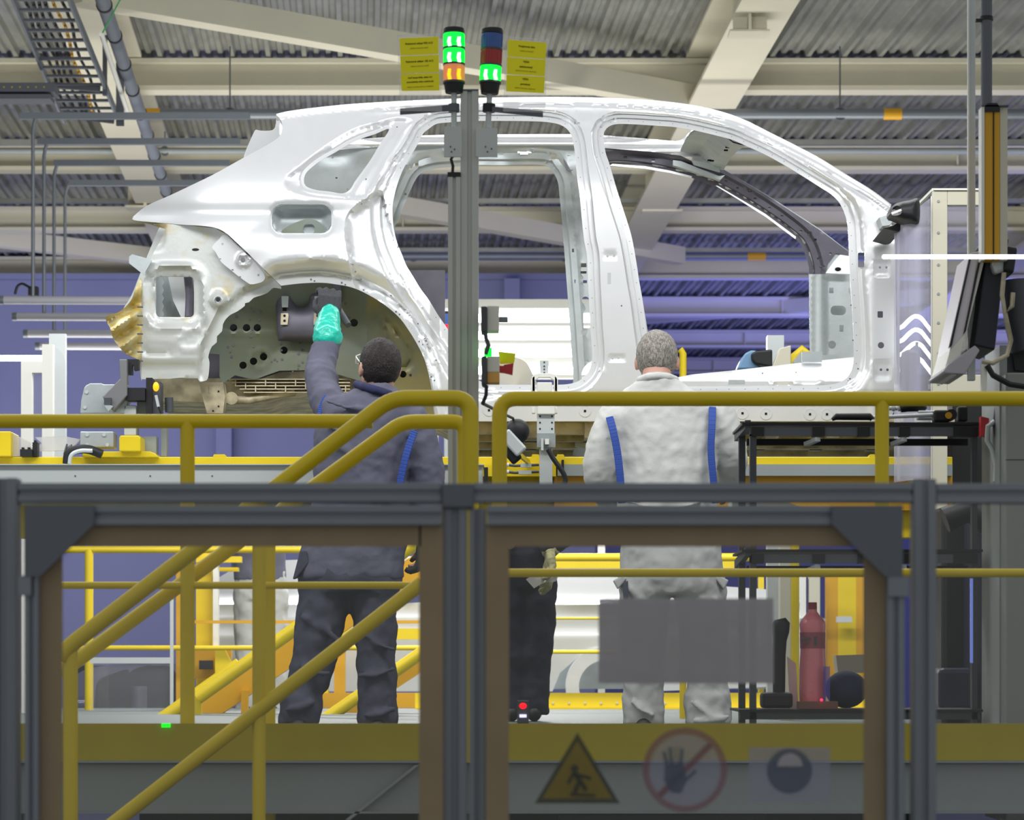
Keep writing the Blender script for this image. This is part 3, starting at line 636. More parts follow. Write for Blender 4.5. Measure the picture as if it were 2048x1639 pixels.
q = MB(); q.prism([(398, 764), (446, 764), (450, 792), (446, 826), (414, 826), (404, 790)], DB+.25, .12); q.rect(418, 419.5, 770, 786, DB+.245, .01); q.obj('jacking_bracket', M['tan'], car)
for px, py in ((437, 782), (437, 812), (426, 821)):
    c = P(px, py, DB+.246); MB().cyl(c, c+Vector((0, .004, 0)), .004, 8).obj('fixing_hole', M['hole'], car)
q = MB(); q.tube([P(440, 800, DB+.4), P(500, 800, DB+.4), P(548, 790, DB+.4), P(590, 784, DB+.4)], .02, 10); q.cyl(P(463, 796, DB+.35), P(463, 796, DB+.45), .03, 16); q.obj('brake_pipe', M['tan'], car)
# far side of the body, seen from inside through the openings
DF = 14.2
FO = poly([(600, 300), (700, 289), (800, 285), (1000, 284), (1143, 284), (1210, 289), (1300, 297), (1362, 306), (1420, 325), (1446, 338), (1532, 388), (1640, 458), (1697, 502), (1716, 520), (1716, 800), (600, 800)], 8)
FR = smooth([(897, 334), (875, 336), (848, 343), (833, 356), (822, 378), (809, 408), (797, 440), (789, 460), (800, 520), (830, 600), (870, 680), (910, 740), (940, 762), (1000, 772), (1100, 774), (1130, 774), (1146, 764), (1143, 700), (1139, 640), (1136, 600), (1131.8, 544), (1127.4, 486), (1124, 440), (1119.6, 398), (1116.6, 368), (1111, 352), (1103, 341), (1086, 330), (1000, 330), (940, 330)], True, 5)
FF = smooth([(1219, 333), (1260, 333), (1299.7, 337), (1340, 345), (1383, 355), (1406, 363), (1431, 373), (1482.7, 401), (1532.5, 432.7), (1560, 452), (1591, 476.7), (1603, 491), (1612, 512), (1617.5, 534), (1618, 548), (1619, 620), (1620, 702), (1620, 740), (1610, 765), (1580, 772), (1500, 773), (1340, 773), (1315, 760), (1302, 700), (1285, 600), (1265, 500), (1240, 410), (1222, 350)], True, 5)
def fdp2(q): return fdp(q)-.015
def fdp(q):
    d = .25*np.clip((q[:, 1]-400)/380, -.6, .0)+ramp(np.minimum(dist(q, FR), dist(q, FF)), [(0, 0), (9, .0), (12, -.03), (24, -.03), (30, -.06)])
    d += .02*np.sin(q[:, 0]/25)*np.clip((330-q[:, 1])/20, 0, 1)
    return d-.10*np.clip((q[:, 1]-400)/380, 0, 1)*0
fh = [FR, FF, circ(1151, 471, 3.4), rrect(1144, 497, 1148, 504, .5), rrect(1162, 526, 1173, 534, 1), rrect(1161, 542, 1173, 547, 1), rrect(1166, 560, 1174, 566, 1), circ(1171, 600, 7.5, n=12), rrect(1167, 625, 1180, 656, 2), rrect(1149, 559, 1151, 566, .3), rrect(1102, 309, 1111, 318, .5), rrect(830, 326, 837, 333, .5), rrect(818, 336, 824, 342, .5), circ(1067, 301, 2.6, n=8), rrect(1071, 306, 1076, 310, .3), rrect(1001, 306, 1006, 310, .3), rrect(693, 376, 696, 382, .3), circ(689, 434, 2), circ(665, 315, 2, n=8), rrect(671, 354, 675, 357, .3), circ(811, 388, 2), smooth([(1163, 755), (1165, 742), (1172, 730), (1182, 722), (1190, 722), (1190, 760), (1172, 764)], True, 4)]
sheet('far_side_panel', FO, fh, DF, fdp, M['zinc'], car, 9., .003, off(FR, 9)+off(FR, 12)+off(FF, 12)+off(FR, 24))
sheet('far_roof_rail', poly([(590, 290), (700, 279), (800, 272), (900, 269), (1080, 268), (1143, 268), (1210, 271), (1270, 275), (1351, 282), (1362, 280), (1372, 272), (1384, 258), (1400, 264), (1392, 285), (1420, 325), (1446, 338), (1400, 330), (1362, 311), (1300, 303), (1210, 296), (1143, 291), (800, 291), (700, 297), (600, 308)], 7), [], DF-.18, lambda q: .012*np.sin(q[:, 1]/2.2), M['body'], car, 5)
DK = [(1207, 288), (1232, 291), (1280, 295), (1330, 300), (1390, 318), (1446, 338), (1470, 352), (1532, 390), (1640, 460), (1697, 503), (1697, 512), (1672, 506), (1655, 528), (1648, 548), (1618, 548), (1617.5, 534), (1612, 512), (1603, 491), (1591, 476.7), (1532.5, 432.7), (1482.7, 401), (1431, 373), (1383, 355), (1299.7, 337), (1207, 331)]
sheet('far_pillar_reinforcement', poly(DK, 7), [circ(1661, 507, 2.6, n=10), circ(1636, 517, 2, n=8), rrect(1247, 312, 1254, 317, .5), rrect(1303, 319, 1310, 324, .5)]+[rrect(x_-2.5, y_-2, x_+2.5, y_+2, .4) for x_, y_ in ((1452, 362), (1475, 376), (1498, 382), (1510, 397), (1539, 416), (1564, 432), (1602, 462), (1617, 469), (1631, 479))], DF, fdp2, M['dsteel'], car, 7, .003, off(FF, 9)+off(FF, 12)+off(FF, 24)+off(FF, 30))
sheet('weather_flange', [(1219, 331), (1225, 327.5), (1290, 332), (1340, 341), (1384, 352), (1383, 356), (1340, 345.5), (1290, 337)], [], DF-.09, lambda q: 0*q[:, 0], M['body'], car, 6)
sheet('weather_flange', [(1431, 371), (1435, 371), (1530, 427), (1592, 473), (1591, 478), (1532, 434), (1482, 402)], [], DF-.09, lambda q: 0*q[:, 0], M['body'], car, 6)
q = MB(); q.prism([(1128, 291), (1146, 291), (1152, 330), (1146, 340), (1139, 343), (1133, 339), (1127, 320)], DF-.1, .01); q.obj('pillar_patch', M['dsteel'], car)
q = MB(); q.prism([(1035, 291), (1062, 291), (1063, 306), (1056, 306), (1056, 309), (1040, 309), (1040, 306), (1035, 306)], DF-.12, .02); q.obj('grab_handle_bracket', M['body'], car)
# windscreen header between both sides
hd = MB(); A4 = [P(1389, 262, 13.0), P(1436, 272, 13.0), P(1466, 281, 13.0), P(1491, 292, 13.0)]; B4 = [P(1360, 305, 14.05), P(1396, 320, 14.05), P(1425, 332, 14.05), P(1447, 340, 14.05)]
vv = []
for u in np.linspace(0, 1, 9):
    for k in range(4):
        p = A4[k].lerp(B4[k], float(u)); vv.append(p+Vector((0, 0, .02*math.sin(math.pi*u))))
for i in range(9): vv[i*4+1].z += .025; vv[i*4+2].z -= .01
n0 = len(vv); vv += [v_+Vector((0, 0, .006)) for v_ in vv]
ff = [(i*4+k, i*4+k+1, (i+1)*4+k+1, (i+1)*4+k) for i in range(8) for k in range(3)]
ff += [tuple(a+n0 for a in f_[::-1]) for f_ in ff]
hd.add(vv, ff); hd.obj('windscreen_header', M['zinc'], car)
q = MB()
for (x_, y_) in ((1454, 290), (1455, 294), (1452, 300), (1419, 320), (1424, 321)): q.rect(x_-4, x_+4, y_-1.4, y_+1.4, 13.3 if y_ < 305 else 13.7, .01)
q.obj('header_slot', M['hole'], car)
q = MB(); q.prism([(1346, 320), (1362, 322), (1438, 352), (1450, 350), (1440, 360), (1430, 356), (1346, 330)], DF-.14, .05); q.prism([(1384, 320), (1436, 330), (1440, 343), (1388, 328)], DF-.2, .03); q.obj('header_gusset', M['zinc'], car)
MB().rect(1744, 1788, 600, 765, DB+.14, .01).obj('pillar_shade_sheet', M['dsteel'], car)  # dark sheet added behind the near pillar to darken its holes
# far front pillar foot and sill
sheet('pillar_foot', [(1618, 548), (1660, 548), (1712, 550), (1712, 745), (1620, 745)], [rrect(1658, 575, 1667, 586, 1), rrect(1697, 575, 1704, 586, 1), rrect(1661, 611, 1692, 630, 9), rrect(1679, 650, 1687, 663, .5), circ(1664, 689, 8, n=14)], DF-.25, lambda q: ramp(q[:, 0], [(1618, .04), (1626, .04), (1630, 0), (1648, 0), (1651, .03)]), M['zinc'], car, 7)
q = MB(); q.box(X(1640, 14.3), X(1720, 14.3), 14.3, 14.32, Z(720, 14.3), Z(550, 14.3)); q.obj('pillar_shade_sheet', M['dsteel'], car)  # added dark sheet, gives the foot cut-outs their shade
q = MB(); q.prism([(1651, 546), (1668, 522), (1680, 509), (1700, 512), (1700, 548)], DF-.3, .02); q.obj('dash_gusset', M['body'], car)
q = MB(); c = P(1676, 538, DF-.304); q.ball(c, .012, 14, 8, (1.3, .2, .8)); q.obj('fixing_hole', M['hole'], car)
sheet('toe_board', [(1300, 764), (1340, 757), (1382, 748.5), (1460, 741), (1540, 732), (1622, 722.5), (1712, 713), (1712, 790), (1300, 790)], [circ(1525, 746, 1.5, n=6), circ(1592, 744, 1.5, n=6)], 13.25, lambda q: -.012*np.clip(1-dist(q, rrect(1594, 752, 1640, 772, 5))/6, 0, 1)-.012*np.clip(1-dist(q, rrect(1545, 760, 1586, 775, 4))/6, 0, 1)+.25*np.clip((760-q[:, 1])/50, 0, 1), M['body'], car, 7)
MB().rect(1604, 1644, 703, 723, 13.4, .02).obj('seat_bracket', M['zinc'], car); MB().prism([(1586, 722), (1600, 706), (1645, 702), (1645, 710), (1684, 708), (1684, 716), (1590, 727)], 13.5, .05).obj('seat_rail', M['zinc'], car); MB().rect(1457, 1490, 759, 768, 13.2, .01).obj('floor_bracket', M['zinc'], car)
sheet('rear_wheel_arch_far', smooth([(985, 775), (990, 735), (1005, 720), (1030, 715), (1052, 725), (1066, 750), (1070, 778)], True, 5), [], 13.9, lambda q: -.06*np.clip(dist(q, [(1028, 775), (1028, 776)], False)/60, 0, 1), M['body'], car, 6)
# roof skin around the opening
q = MB(); vs = []
for (x_, yn, yf) in ((552, 229, 300), (640, 214, 294), (800, 203, 276), (1000, 195, 270), (1200, 196, 271), (1380, 210, 262)):
    a, b = P(x_, yn+3, DB+.26), P(x_+(1000-x_)*.04, yf, DF-.12); vs += [a, a.lerp(b, .1)+Vector((0, 0, .006)), a+Vector((0, 0, -.01)), a.lerp(b, .1)+Vector((0, 0, -.006))]
q.add(vs, [f_ for i in range(5) for f_ in ((i*4, i*4+1, i*4+5, i*4+4), (i*4+2, i*4+6, i*4+7, i*4+3))], True); q.obj('roof_edge', M['body'], car)
settle(car)
# ---------------------------------------------------------------- the next car body at the station behind
D2 = 21.5
def sc2(pl, ox=1023, oy=1180, s=.98, cx=1100, cy=400): return [((x_-cx)*s+ox, (y_-cy)*s*1.0+oy) for x_, y_ in pl]
c2 = thing('car_body', 'second white car body on the yellow line behind, glimpsed below the first between the workers', 'car body')
o2 = poly([(420, 1165), (470, 1135), (560, 1120), (800, 1112), (1000, 1115), (1200, 1128), (1300, 1150), (1420, 1170), (1560, 1180), (1600, 1200), (1600, 1330), (1560, 1372), (1300, 1382), (1290, 1350), (1260, 1318), (1215, 1300), (1160, 1310), (1120, 1345), (1105, 1382), (560, 1382), (545, 1340), (500, 1310), (450, 1320), (420, 1350)], 10)
sheet('side_panel', o2, [smooth([(640, 1150), (760, 1142), (880, 1142), (900, 1160), (880, 1200), (660, 1205), (630, 1180)], True, 8)], D2, lambda q: ramp(q[:, 1], [(1110, .3), (1195, .1), (1205, .0), (1215, .02), (1240, 0), (1262, .03), (1268, .0), (1400, .06)]), M['body'], c2, 12)
MB().box(X(440, D2+.4), X(1580, D2+.4), D2+.5, D2+1.6, Z(1378, D2), Z(1210, D2)).obj('body_core', M['zinc'], c2)
q = MB(); q.ring(P(1210, 1372, D2-.03), .20, .30, .25, 40); q.obj('wheel_arch', M['body'], c2)
settle(c2)
# ================================================================ line, platform, railings, fence
carrier = thing('conveyor_carrier', 'long yellow conveyor beam with grey side panels carrying the car body', 'conveyor')
DC = 12.45
mb = MB().rect(-80, 1905, 913, 930, DC, .12); mb.rect(-80, 1905, 930, 1075, DC+.1, .1); mb.obj('beam', M['yel'], carrier, .004)
mb = MB().rect(-80, 965, 929, 1003, DC-.25, .3); mb.rect(-80, 968, 927.5, 929.5, DC-.27, .3); mb.obj('side_panel', M['alul'], carrier)
MB().rect(1115, 1905, 928, 951, DC-.02, .06).obj('side_panel', M['grey'], carrier)
MB().rect(1108, 1905, 951, 1020, DC+.02, .06).obj('skirt', M['yeld'], carrier)  # shadowed part of the yellow beam, shade put into a darker yellow
MB().rect(966, 1112, 928, 952, DC-.06, .1).obj('end_block', M['yel'], carrier)
MB().rect(968, 976, 934, 966, DC-.3, .05).obj('edge_trim', M['black'], carrier); MB().rect(1123, 1128, 919, 942, DC-.03, .03).obj('edge_trim', M['black'], carrier)
MB().prism([(165, 902), (300, 902), (311, 906), (316, 914), (165, 914)], DC-.05, .3).obj('pedestal', M['yel'], carrier, .004)
for (x0, x1) in ((425, 452), (1062, 1080), (1112, 1130), (1738, 1752)): MB().prism([(x0, 914), (x0+3, 908), (x1-3, 908), (x1, 914)], DC, .08).obj('stud', M['yel'], carrier)
for x_ in (424, 300, 150): MB().rect(x_-1, x_+1.5, 950, 952, DC-.254, .01).obj('bolt', M['dgrey'], carrier)
settle(carrier)
mb = MB().prism([(240, 870), (278, 870), (281, 876), (281, 902), (238, 902), (238, 876)], DC-.1, .2)
tag(mb.obj('support_block', M['yel'], bevel=.006), 'bright yellow block on the beam below the car tail', 'block')
tag(MB().prism([(-30, 862), (22, 862), (22, 912), (-30, 912)], DC-.05, .2).obj('yellow_post', M['yel'], bevel=.005), 'short yellow post standing on the beam at the left edge', 'post')
tag(MB().prism([(22, 864), (36, 872), (60, 884), (70, 912), (22, 912)], DC, .1).obj('film_cover', M['film']), 'crumpled clear film beside the short yellow post', 'cover')
mb = MB().prism([(40, 898), (64, 898), (64, 912), (40, 912)], DC-.05, .08); mb.rect(43, 47, 894, 898, DC-.04, .03); mb.rect(55, 59, 894, 898, DC-.04, .03)
tag(mb.obj('valve_block', M['black']), 'black twin valve block on the beam near the left edge', 'valve')
mb = MB().rect(65, 75, 884, 912, DC-.02, .05); mb.rect(68, 72, 880, 884, DC-.01, .03)
tag(mb.obj('valve_block', M['black']), 'taller narrow black valve beside the twin valve block', 'valve')
tag(MB().prism([(76, 902), (140, 900), (160, 878), (130, 872), (70, 874), (84, 886), (76, 890)], DC+.05, .02).obj('film_cover', M['film']), 'white plastic film lying behind the black valves', 'cover')
mb = MB().tube(arc_path([(134, 927), (136, 903), (160, 897), (178, 898), (204, 908)], 14, DC-.1), .02, 10)
tag(mb.obj('black_hose', M['black']), 'thick black hose arching over the grey beam panel below the car tail', 'hose')
tag(MB().tube(arc_path([(139, 927), (141, 908), (160, 900), (185, 901)], 14, DC-.13), .009, 8).obj('grey_hose', M['alul']), 'thin pale hose next to the thick black one', 'hose')
mb = MB()
for k in range(9): mb.bar(P(128+k*3, 908-k*2, DC-.05), P(134+k*3, 888+((k*5) % 7), DC-.02), .006, .006)
tag(mb.obj('wire_bundle', M['dgrey']), 'tangle of small wires and clips left of the grey gearbox', 'wires')
# clamp unit below the tail
t = thing('clamp_unit', 'grey cast clamp unit with swing arm holding the car tail', 'clamp'); D = DC
o_ = MB().prism([(160, 826), (162, 800), (168, 775), (172, 770), (180, 766), (204, 766), (207, 768), (240, 768), (258, 790), (250, 826)], D, .1).obj('housing', M['zinc'], t, .006)
for px, py in ((173, 783.5), (169.5, 814), (223, 822)):
    c = P(px, py, D-.006); MB().cyl(c, c+Vector((0, .01, 0)), .008, 12).obj('bolt', M['alul'], o_)
MB().prism([(238, 718), (254, 718), (254, 790), (226, 822), (204, 794), (240, 757)], D-.06, .06).obj('arm', mat('arm_grey', (128, 128, 130), .5, .3), t, .004)
MB().prism([(204, 791), (209, 811), (217, 822), (226, 812), (214, 805), (206, 796)], D-.08, .03).obj('jaw', M['zinc'], t); MB().rect(208, 222, 795, 808, D-.085, .03).obj('pad', M['dgrey'], t)
MB().prism([(254, 718), (277, 718), (277, 738), (268, 740), (268, 728), (264, 730), (264, 748), (254, 748)], D-.02, .05).obj('black_hook', M['black'], t)
MB().rect(251, 290, 775, 800, D-.04, .1).obj('cross_block', M['black'], t); MB().rect(292, 304, 755, 850, D-.02, .1).obj('upright', M['black'], t); MB().rect(304, 321, 763, 830, D, .1).obj('back_plate', M['dgrey'], t)
MB().rect(248, 272, 810, 870, D, .1).obj('cylinder_block', M['alul'], t, .003); MB().rect(274, 312, 802, 850, D+.04, .1).obj('mount', M['grey'], t); MB().rect(322, 333, 850, 912, D+.1, .06).obj('strut', M['grey'], t)
MB().rect(160, 227, 862, 894, D, .12).obj('gearbox', M['zinc'], t, .005); MB().rect(280, 312, 872, 912, D+.05, .08).obj('gear_block', M['grey'], t)
for px, py in ((174, 869), (208, 869), (174, 889), (214.5, 889)):
    c = P(px, py, D-.006); MB().cyl(c, c+Vector((0, .01, 0)), .008, 12).obj('bolt', M['alul'], t)
MB().ball(P(312, 773, D-.05), .014, 14, 10, (1, 1, 1.5)).obj('signal_bulb', mat('amber_bulb', (255, 170, 20), .3, emit=1.2), t)
MB().bar(P(312, 790, D-.05), P(317, 813, D-.05), .012, .012).obj('sensor', M['alul'], t); MB().tube([P(317, 813, D-.05), P(322, 828, D-.05), P(326, 850, D)], .004, 6).obj('wire', M['black'], t)
MB().cyl(P(338, 795, D+.05), P(339, 824, D+.05), .019, 16).obj('canister', M['dgrey'], t)
settle(t)
# clamp post in front of the sill
t = thing('clamp_post', 'grey aluminium clamp post standing before the rear door sill', 'clamp post'); D = 12.25
MB().rect(1079, 1105, 890, 1003, D, .07).obj('profile', M['alul'], t, .003); MB().rect(1082, 1102, 960, 995, D+.07, .14).obj('mounting_arm', M['alud'], t)
o_ = MB().rect(1074, 1111, 866, 894, D-.03, .1).obj('valve_body', M['grey'], t)
MB().rect(1082, 1087, 876, 900, D-.06, .03).obj('sensor', M['alul'], o_); MB().rect(1090, 1098, 877, 888, D-.06, .03).obj('indicator', M['white'], o_)
MB().tube(arc_path([(1096, 898), (1106, 916), (1126, 944), (1132, 958), (1128, 970)], 8, D-.07), .011, 8).obj('hose', M['black'], t)
o_ = MB().rect(1074, 1109, 826, 866, D-.01, .06).obj('slotted_plate', M['alul'], t)
for yy in (832, 844.5, 857):
    for xx in (1080, 1104): c = P(xx, yy, D-.013); MB().cyl(c, c+Vector((0, .004, 0)), .0038, 10).obj('bolt_hole', M['hole'], o_)
MB().rect(1075, 1110, 811, 828, D-.03, .09).obj('clamp_block', M['white'], t, .004)
q = MB(); q.rect(1064, 1070, 752, 826, D, .04); q.rect(1109, 1115, 752, 826, D, .04); q.prism([(1062, 760), (1068, 748), (1078, 746), (1078, 754), (1070, 760), (1070, 790), (1062, 790)], D, .04); q.prism([(1116, 760), (1110, 748), (1100, 746), (1100, 754), (1108, 760), (1108, 790), (1116, 790)], D, .04); q.rect(1076, 1102, 746, 754, D, .04)
q.obj('yoke', M['white'], t, .002)
MB().rect(1074, 1104, 764, 786, D-.02, .06).obj('cap_block', M['white'], t, .003)
o_ = MB().rect(1080, 1097, 721, 748, D+.02, .03).obj('tongue', M['alul'], t)
for yy in (724, 732, 738, 745): c = P(1088.5, yy, D+.018); MB().cyl(c, c+Vector((0, .004, 0)), .004, 10).obj('bolt_hole', M['dgrey'], o_)
settle(t)
for (y0, lab) in ((932, 'upper of two air lines with grey connector left of the clamp post'), (946, 'lower of two air lines with grey connector left of the clamp post')):
    t = thing('air_line', lab, 'air line'); MB().tube([P(1012, y0-3, DC-.12), P(1030, y0-1, DC-.12), P(1078, y0-3, DC-.12)], .006, 8).obj('line', M['dgrey'], t)
    MB().rect(1041 if y0 < 940 else 1037, 1063, y0-6, y0+2, DC-.13, .02).obj('connector', M['alul'], t); MB().cyl(P(1010, y0-3, DC-.13), P(1018, y0-3, DC-.13), .009, 10).obj('fitting', M['white'], t); settle(t)
t = thing('hanging_tool', 'black rounded tool with a grey band hanging behind the yellow rail bend', 'tool'); D = 11.6
MB().ball(P(1034, 862, D), .052, 24, 16, (1, .8, 1.0)).obj('shell', M['black'], t)
MB().bar(P(1008, 866, D-.03), P(1044, 905, D-.03), .055, .05, up=(0, 1, 0)).obj('band', M['alul'], t, .008)
MB().bar(P(1004, 884, D-.01), P(1036, 922, D-.01), .05, .04, up=(0, 1, 0)).obj('grip', M['black'], t, .01); MB().tube([P(1026, 836, D), P(1000, 824, D-.8), P(965, 806, 9.25)], .006, 8).obj('cord', M['black'], t); settle(t)
tag(MB().bar(P(1014, 888, 11.6), P(1058, 925, 12.4), .012, .02).obj('yellow_strap', M['yel']), 'narrow yellow strap slanting below the black hanging tool', 'strap')
# deck and toe board
DN = 8.7; zd = ZC-.29
mb = MB().box(-9, 9, DN+.02, 20.2, zd-.05, zd); tag(mb.obj('platform_deck', M['deckg']), 'grey raised working deck the people stand on', 'deck', kind='structure')
mb = MB().rect(-60, 2110, 1446, 1520, DN, .012); tag(mb.obj('toe_board', M['toe']), 'long yellow kick board along the edge of the near deck', 'board')
mb = MB().rect(-60, 2110, 1521, 1525, DN-.03, .3); mb.rect(-60, 2110, 1527, 1622, DN+.0, .03); mb.rect(-60, 2110, 1622, 1626, DN-.03, .2); mb.prism([(690, 1639), (830, 1529), (838, 1529), (700, 1639)], DN-.03, .03)
tag(mb.obj('deck_edge_beam', M['grey']), 'grey steel beam with flanges under the yellow kick board', 'beam')
tag(MB().rect(1118, 1530, 1628, 1700, DN+.3, .2).obj('base_cabinet', M['dgrey']), 'dark box under the deck edge below the warning triangle', 'box')
DK2 = 19.3; R2 = .026
mb = MB().rect(830, 1740, 1385, 1416, DK2+.4, .02); mb.rect(830, 1740, 1414, 1419, DK2+.35, .1)
t = thing('toe_board', 'far yellow kick board with bolts behind the workers legs', 'board'); mb.obj('board', M['yel'], t)
for k in range(16):
    c = P(850+k*32, 1405, DK2+.39); MB().cyl(c, c+Vector((0, .02, 0)), .008, 8).obj('bolt', M['alul'], t)
settle(t)
# near railings
R = .0235
def rail(mb, pts, D, r=R, rad=34): return mb.tube(arc_path(pts, rad, D), r, 14)
t = thing('guard_railing', 'yellow tube guard railing on the right in front of the worker in pale clothes', 'railing')
rail(MB(), [(999, 1524), (999, 797), (2120, 797)], DN+.06).obj('top_rail', M['yel'], t)
MB().tube([P(1000, 1145, DN+.06), P(2120, 1145, DN+.06)], .0135, 12).obj('mid_rail', M['yel'], t)
for x_ in (1764,): MB().cyl(P(x_, 800, DN+.06), P(x_, 1524, DN+.06), .022, 14).obj('post', M['yel'], t)
settle(t)
t = thing('guard_railing', 'yellow tube guard railing on the left crossing in front of the grey worker', 'railing'); D = DN+.12
MB().tube([P(-60, 842, D), P(745, 842, D)], .0225, 14).obj('top_rail', M['yel'], t); MB().tube([P(-60, 1170, D), P(838, 1170, D)], .0115, 12).obj('mid_rail', M['yel'], t)
MB().cyl(P(375, 842, D), P(375, 1524, D), .023, 14).obj('post', M['yel'], t); settle(t)
t = thing('stair_railing', 'nearer yellow stair railing that bends down to the lower left', 'railing'); D = DN-.35
rail(MB(), [(941, 1524), (941, 796), (783, 796), (140, 1290), (118, 1315)], D, .0245).obj('hand_rail', M['yel'], t)
MB().cyl(P(141, 1300, D+.01), P(141, 1700, D+.01), .022, 14).obj('post', M['yel'], t); MB().cyl(P(518, 1000, D+.01), P(518, 1700, D+.01), .02, 14).obj('post', M['yel'], t)
MB().cyl(P(844, 1165, D), P(215, 1655, D), .022, 14).obj('mid_rail', M['yel'], t); settle(t)
t = thing('stair_railing', 'farther yellow stair railing running parallel just below the nearer one', 'railing'); D = DN+.2
rail(MB(), [(930, 1520), (930, 843), (805, 843), (120, 1345)], D, .0235, 26).obj('hand_rail', M['yel'], t)
MB().cyl(P(539, 1040, D), P(539, 1700, D), .019, 14).obj('post', M['yel'], t); settle(t)
tag(MB().cyl(P(716, 1500, 8.4), P(722, 1500, 8.4), .01).obj('bolt', M['yel']), 'tiny bolt below the stair', 'bolt') if False else None
# far railings and stairs
t = thing('guard_railing', 'far yellow railing on the left seen below the car line', 'railing')
MB().cyl(P(126, 1098, DK2), P(848, 1098, DK2), .026).obj('top_rail', M['yel'], t); MB().cyl(P(126, 1295, DK2), P(848, 1295, DK2), .017).obj('mid_rail', M['yel'], t)
MB().cyl(P(178, 1098, DK2), P(178, 1447, DK2), .03).obj('post', M['yel'], t); settle(t)
t = thing('guard_railing', 'far yellow railing seen between the dark trousers and the pale worker', 'railing'); D = DK2+.2
MB().cyl(P(1060, 1114, D), P(1760, 1114, D), .028).obj('top_rail', M['yel'], t); MB().cyl(P(1060, 1236, D+1), P(1530, 1236, D+1), .01).obj('mid_rail', M['yel'], t); MB().cyl(P(1060, 1303, D), P(1530, 1303, D), .014).obj('lower_rail', M['yel'], t)
MB().rect(1100, 1480, 1122, 1136, D+1.5, .1).obj('cross_beam', M['yel'], t); settle(t)
t = thing('stair_railing', 'far yellow stair with twin handrails rising to the right behind the trousers', 'railing'); D = 17.6
MB().cyl(P(300, 1455, D), P(480, 1328, D), .045).obj('hand_rail', M['yel'], t); MB().cyl(P(395, 1395, D-.2), P(840, 1080, D-.2), .042).obj('hand_rail', M['yel'], t)
MB().cyl(P(560, 1500, D), P(850, 1300, D), .04).obj('hand_rail', M['yel'], t); MB().bar(P(380, 1440, D+.4), P(860, 1118, D+.4), .1, .16).obj('stringer', M['yeld'], t); MB().bar(P(600, 1480, D+.6), P(860, 1310, D+.6), .1, .12).obj('stringer', M['yeld'], t)
MB().rect(388, 402, 1395, 1446, D-.15, .05).obj('post', M['yel'], t); MB().rect(482, 496, 1380, 1446, D+.3, .05).obj('post', M['yeld'], t); settle(t)
# yellow machine frames behind
t = thing('machine_frame', 'yellow machine frame with columns behind the left stair post', 'frame'); D = 19.9
MB().rect(352, 366, 1105, 1440, D, .12).obj('column', M['yeld'], t); MB().rect(392, 424, 1100, 1380, D+.2, .1).obj('column', M['yel'], t); MB().rect(426, 436, 1100, 1300, D+.1, .1).obj('column', M['white'], t)
MB().rect(392, 482, 1112, 1124, D+.1, .1).obj('cross_beam', M['yel'], t); MB().rect(392, 476, 1134, 1142, D+.3, .1).obj('cross_beam', M['yel'], t); MB().rect(386, 840, 1240, 1246, D-.3, .04).obj('cross_beam', M['yeld'], t)
MB().rect(386, 462, 1296, 1356, D, .1).obj('panel', M['yeld'], t); MB().prism([(430, 1296), (448, 1296), (464, 1326), (440, 1356), (430, 1356)], D-.1, .05).obj('plate', M['yel'], t)
MB().rect(398, 424, 1320, 1338, D-.15, .08).obj('motor', M['black'], t); settle(t)
t = thing('machine_frame', 'yellow machine frame between the two dark trouser legs', 'frame'); D = 20.6
MB().rect(640, 656, 1180, 1390, D, .1).obj('column', M['yel'], t); MB().rect(668, 690, 1180, 1390, D+.1, .1).obj('column', M['yeld'], t); MB().rect(640, 1100, 1256, 1278, D, .1).obj('cross_beam', M['yel'], t); MB().rect(640, 850, 1385, 1415, D-.4, .1).obj('foot_beam', M['yeld'], t); settle(t)
t = thing('machine_frame', 'yellow and cream columns right of the pink bottle behind the rack', 'frame'); D = 23.7
for (x0, x1, m_) in ((1654, 1676, 'yeld'), (1676, 1712, 'yel'), (1712, 1730, 'yeld')): MB().rect(x0, x1, 1150, 1415, D, .15).obj('column', M[m_], t)
for (x0, x1, m_) in ((1560, 1580, 'cream'), (1592, 1612, 'white'), (1618, 1640, 'cream'), (1518, 1528, 'yel')): MB().rect(x0, x1, 1150, 1430, D-.2, .1).obj('column', M[m_], t)
MB().rect(1580, 1650, 1236, 1242, D-.3, .1).obj('cross_beam', M['grey'], t); MB().rect(1675, 1704, 1232, 1244, D-.3, .1).obj('cross_beam', M['alul'], t); settle(t)
# dark car behind at low left
t = thing('car_body', 'dark glossy car at lower left behind the railing, hood and window only', 'car'); D = 21
dk = mat('dark_car_paint', (84, 86, 108), .15, .3, coat=.6)
sheet('side_panel', smooth([(148, 1372), (158, 1345), (200, 1332), (270, 1326), (345, 1326), (352, 1340), (352, 1445), (148, 1445)], True, 7), [smooth([(190, 1400), (196, 1362), (230, 1345), (258, 1340), (248, 1380), (240, 1418), (192, 1420)], True, 6), smooth([(262, 1342), (345, 1336), (345, 1415), (250, 1418)], True, 6)], D, lambda q: .2*np.clip((1400-q[:, 1])/80, 0, 1), dk, t, 8)
MB().rect(150, 350, 1330, 1440, D+.7, .1).obj('far_panel', M['black'], t); MB().cyl(P(278, 1372, D+.3), P(278, 1420, D+.3), .06).obj('head_rest', M['dsteel'], t); MB().rect(148, 352, 1419, 1447, D-.05, .1).obj('sill', M['zinc'], t); settle(t)
t = thing('clear_screen', 'clear screen with pale frame behind the far left railing', 'screen'); MB().rect(340, 346, 1180, 1418, 18.9, .03).obj('upright', M['alul'], t); MB().rect(180, 340, 1314, 1326, 18.9, .03).obj('cross_bar', M['alul'], t); MB().rect(180, 340, 1326, 1445, 18.92, .008).obj('pane', M['frosty'], t); settle(t)
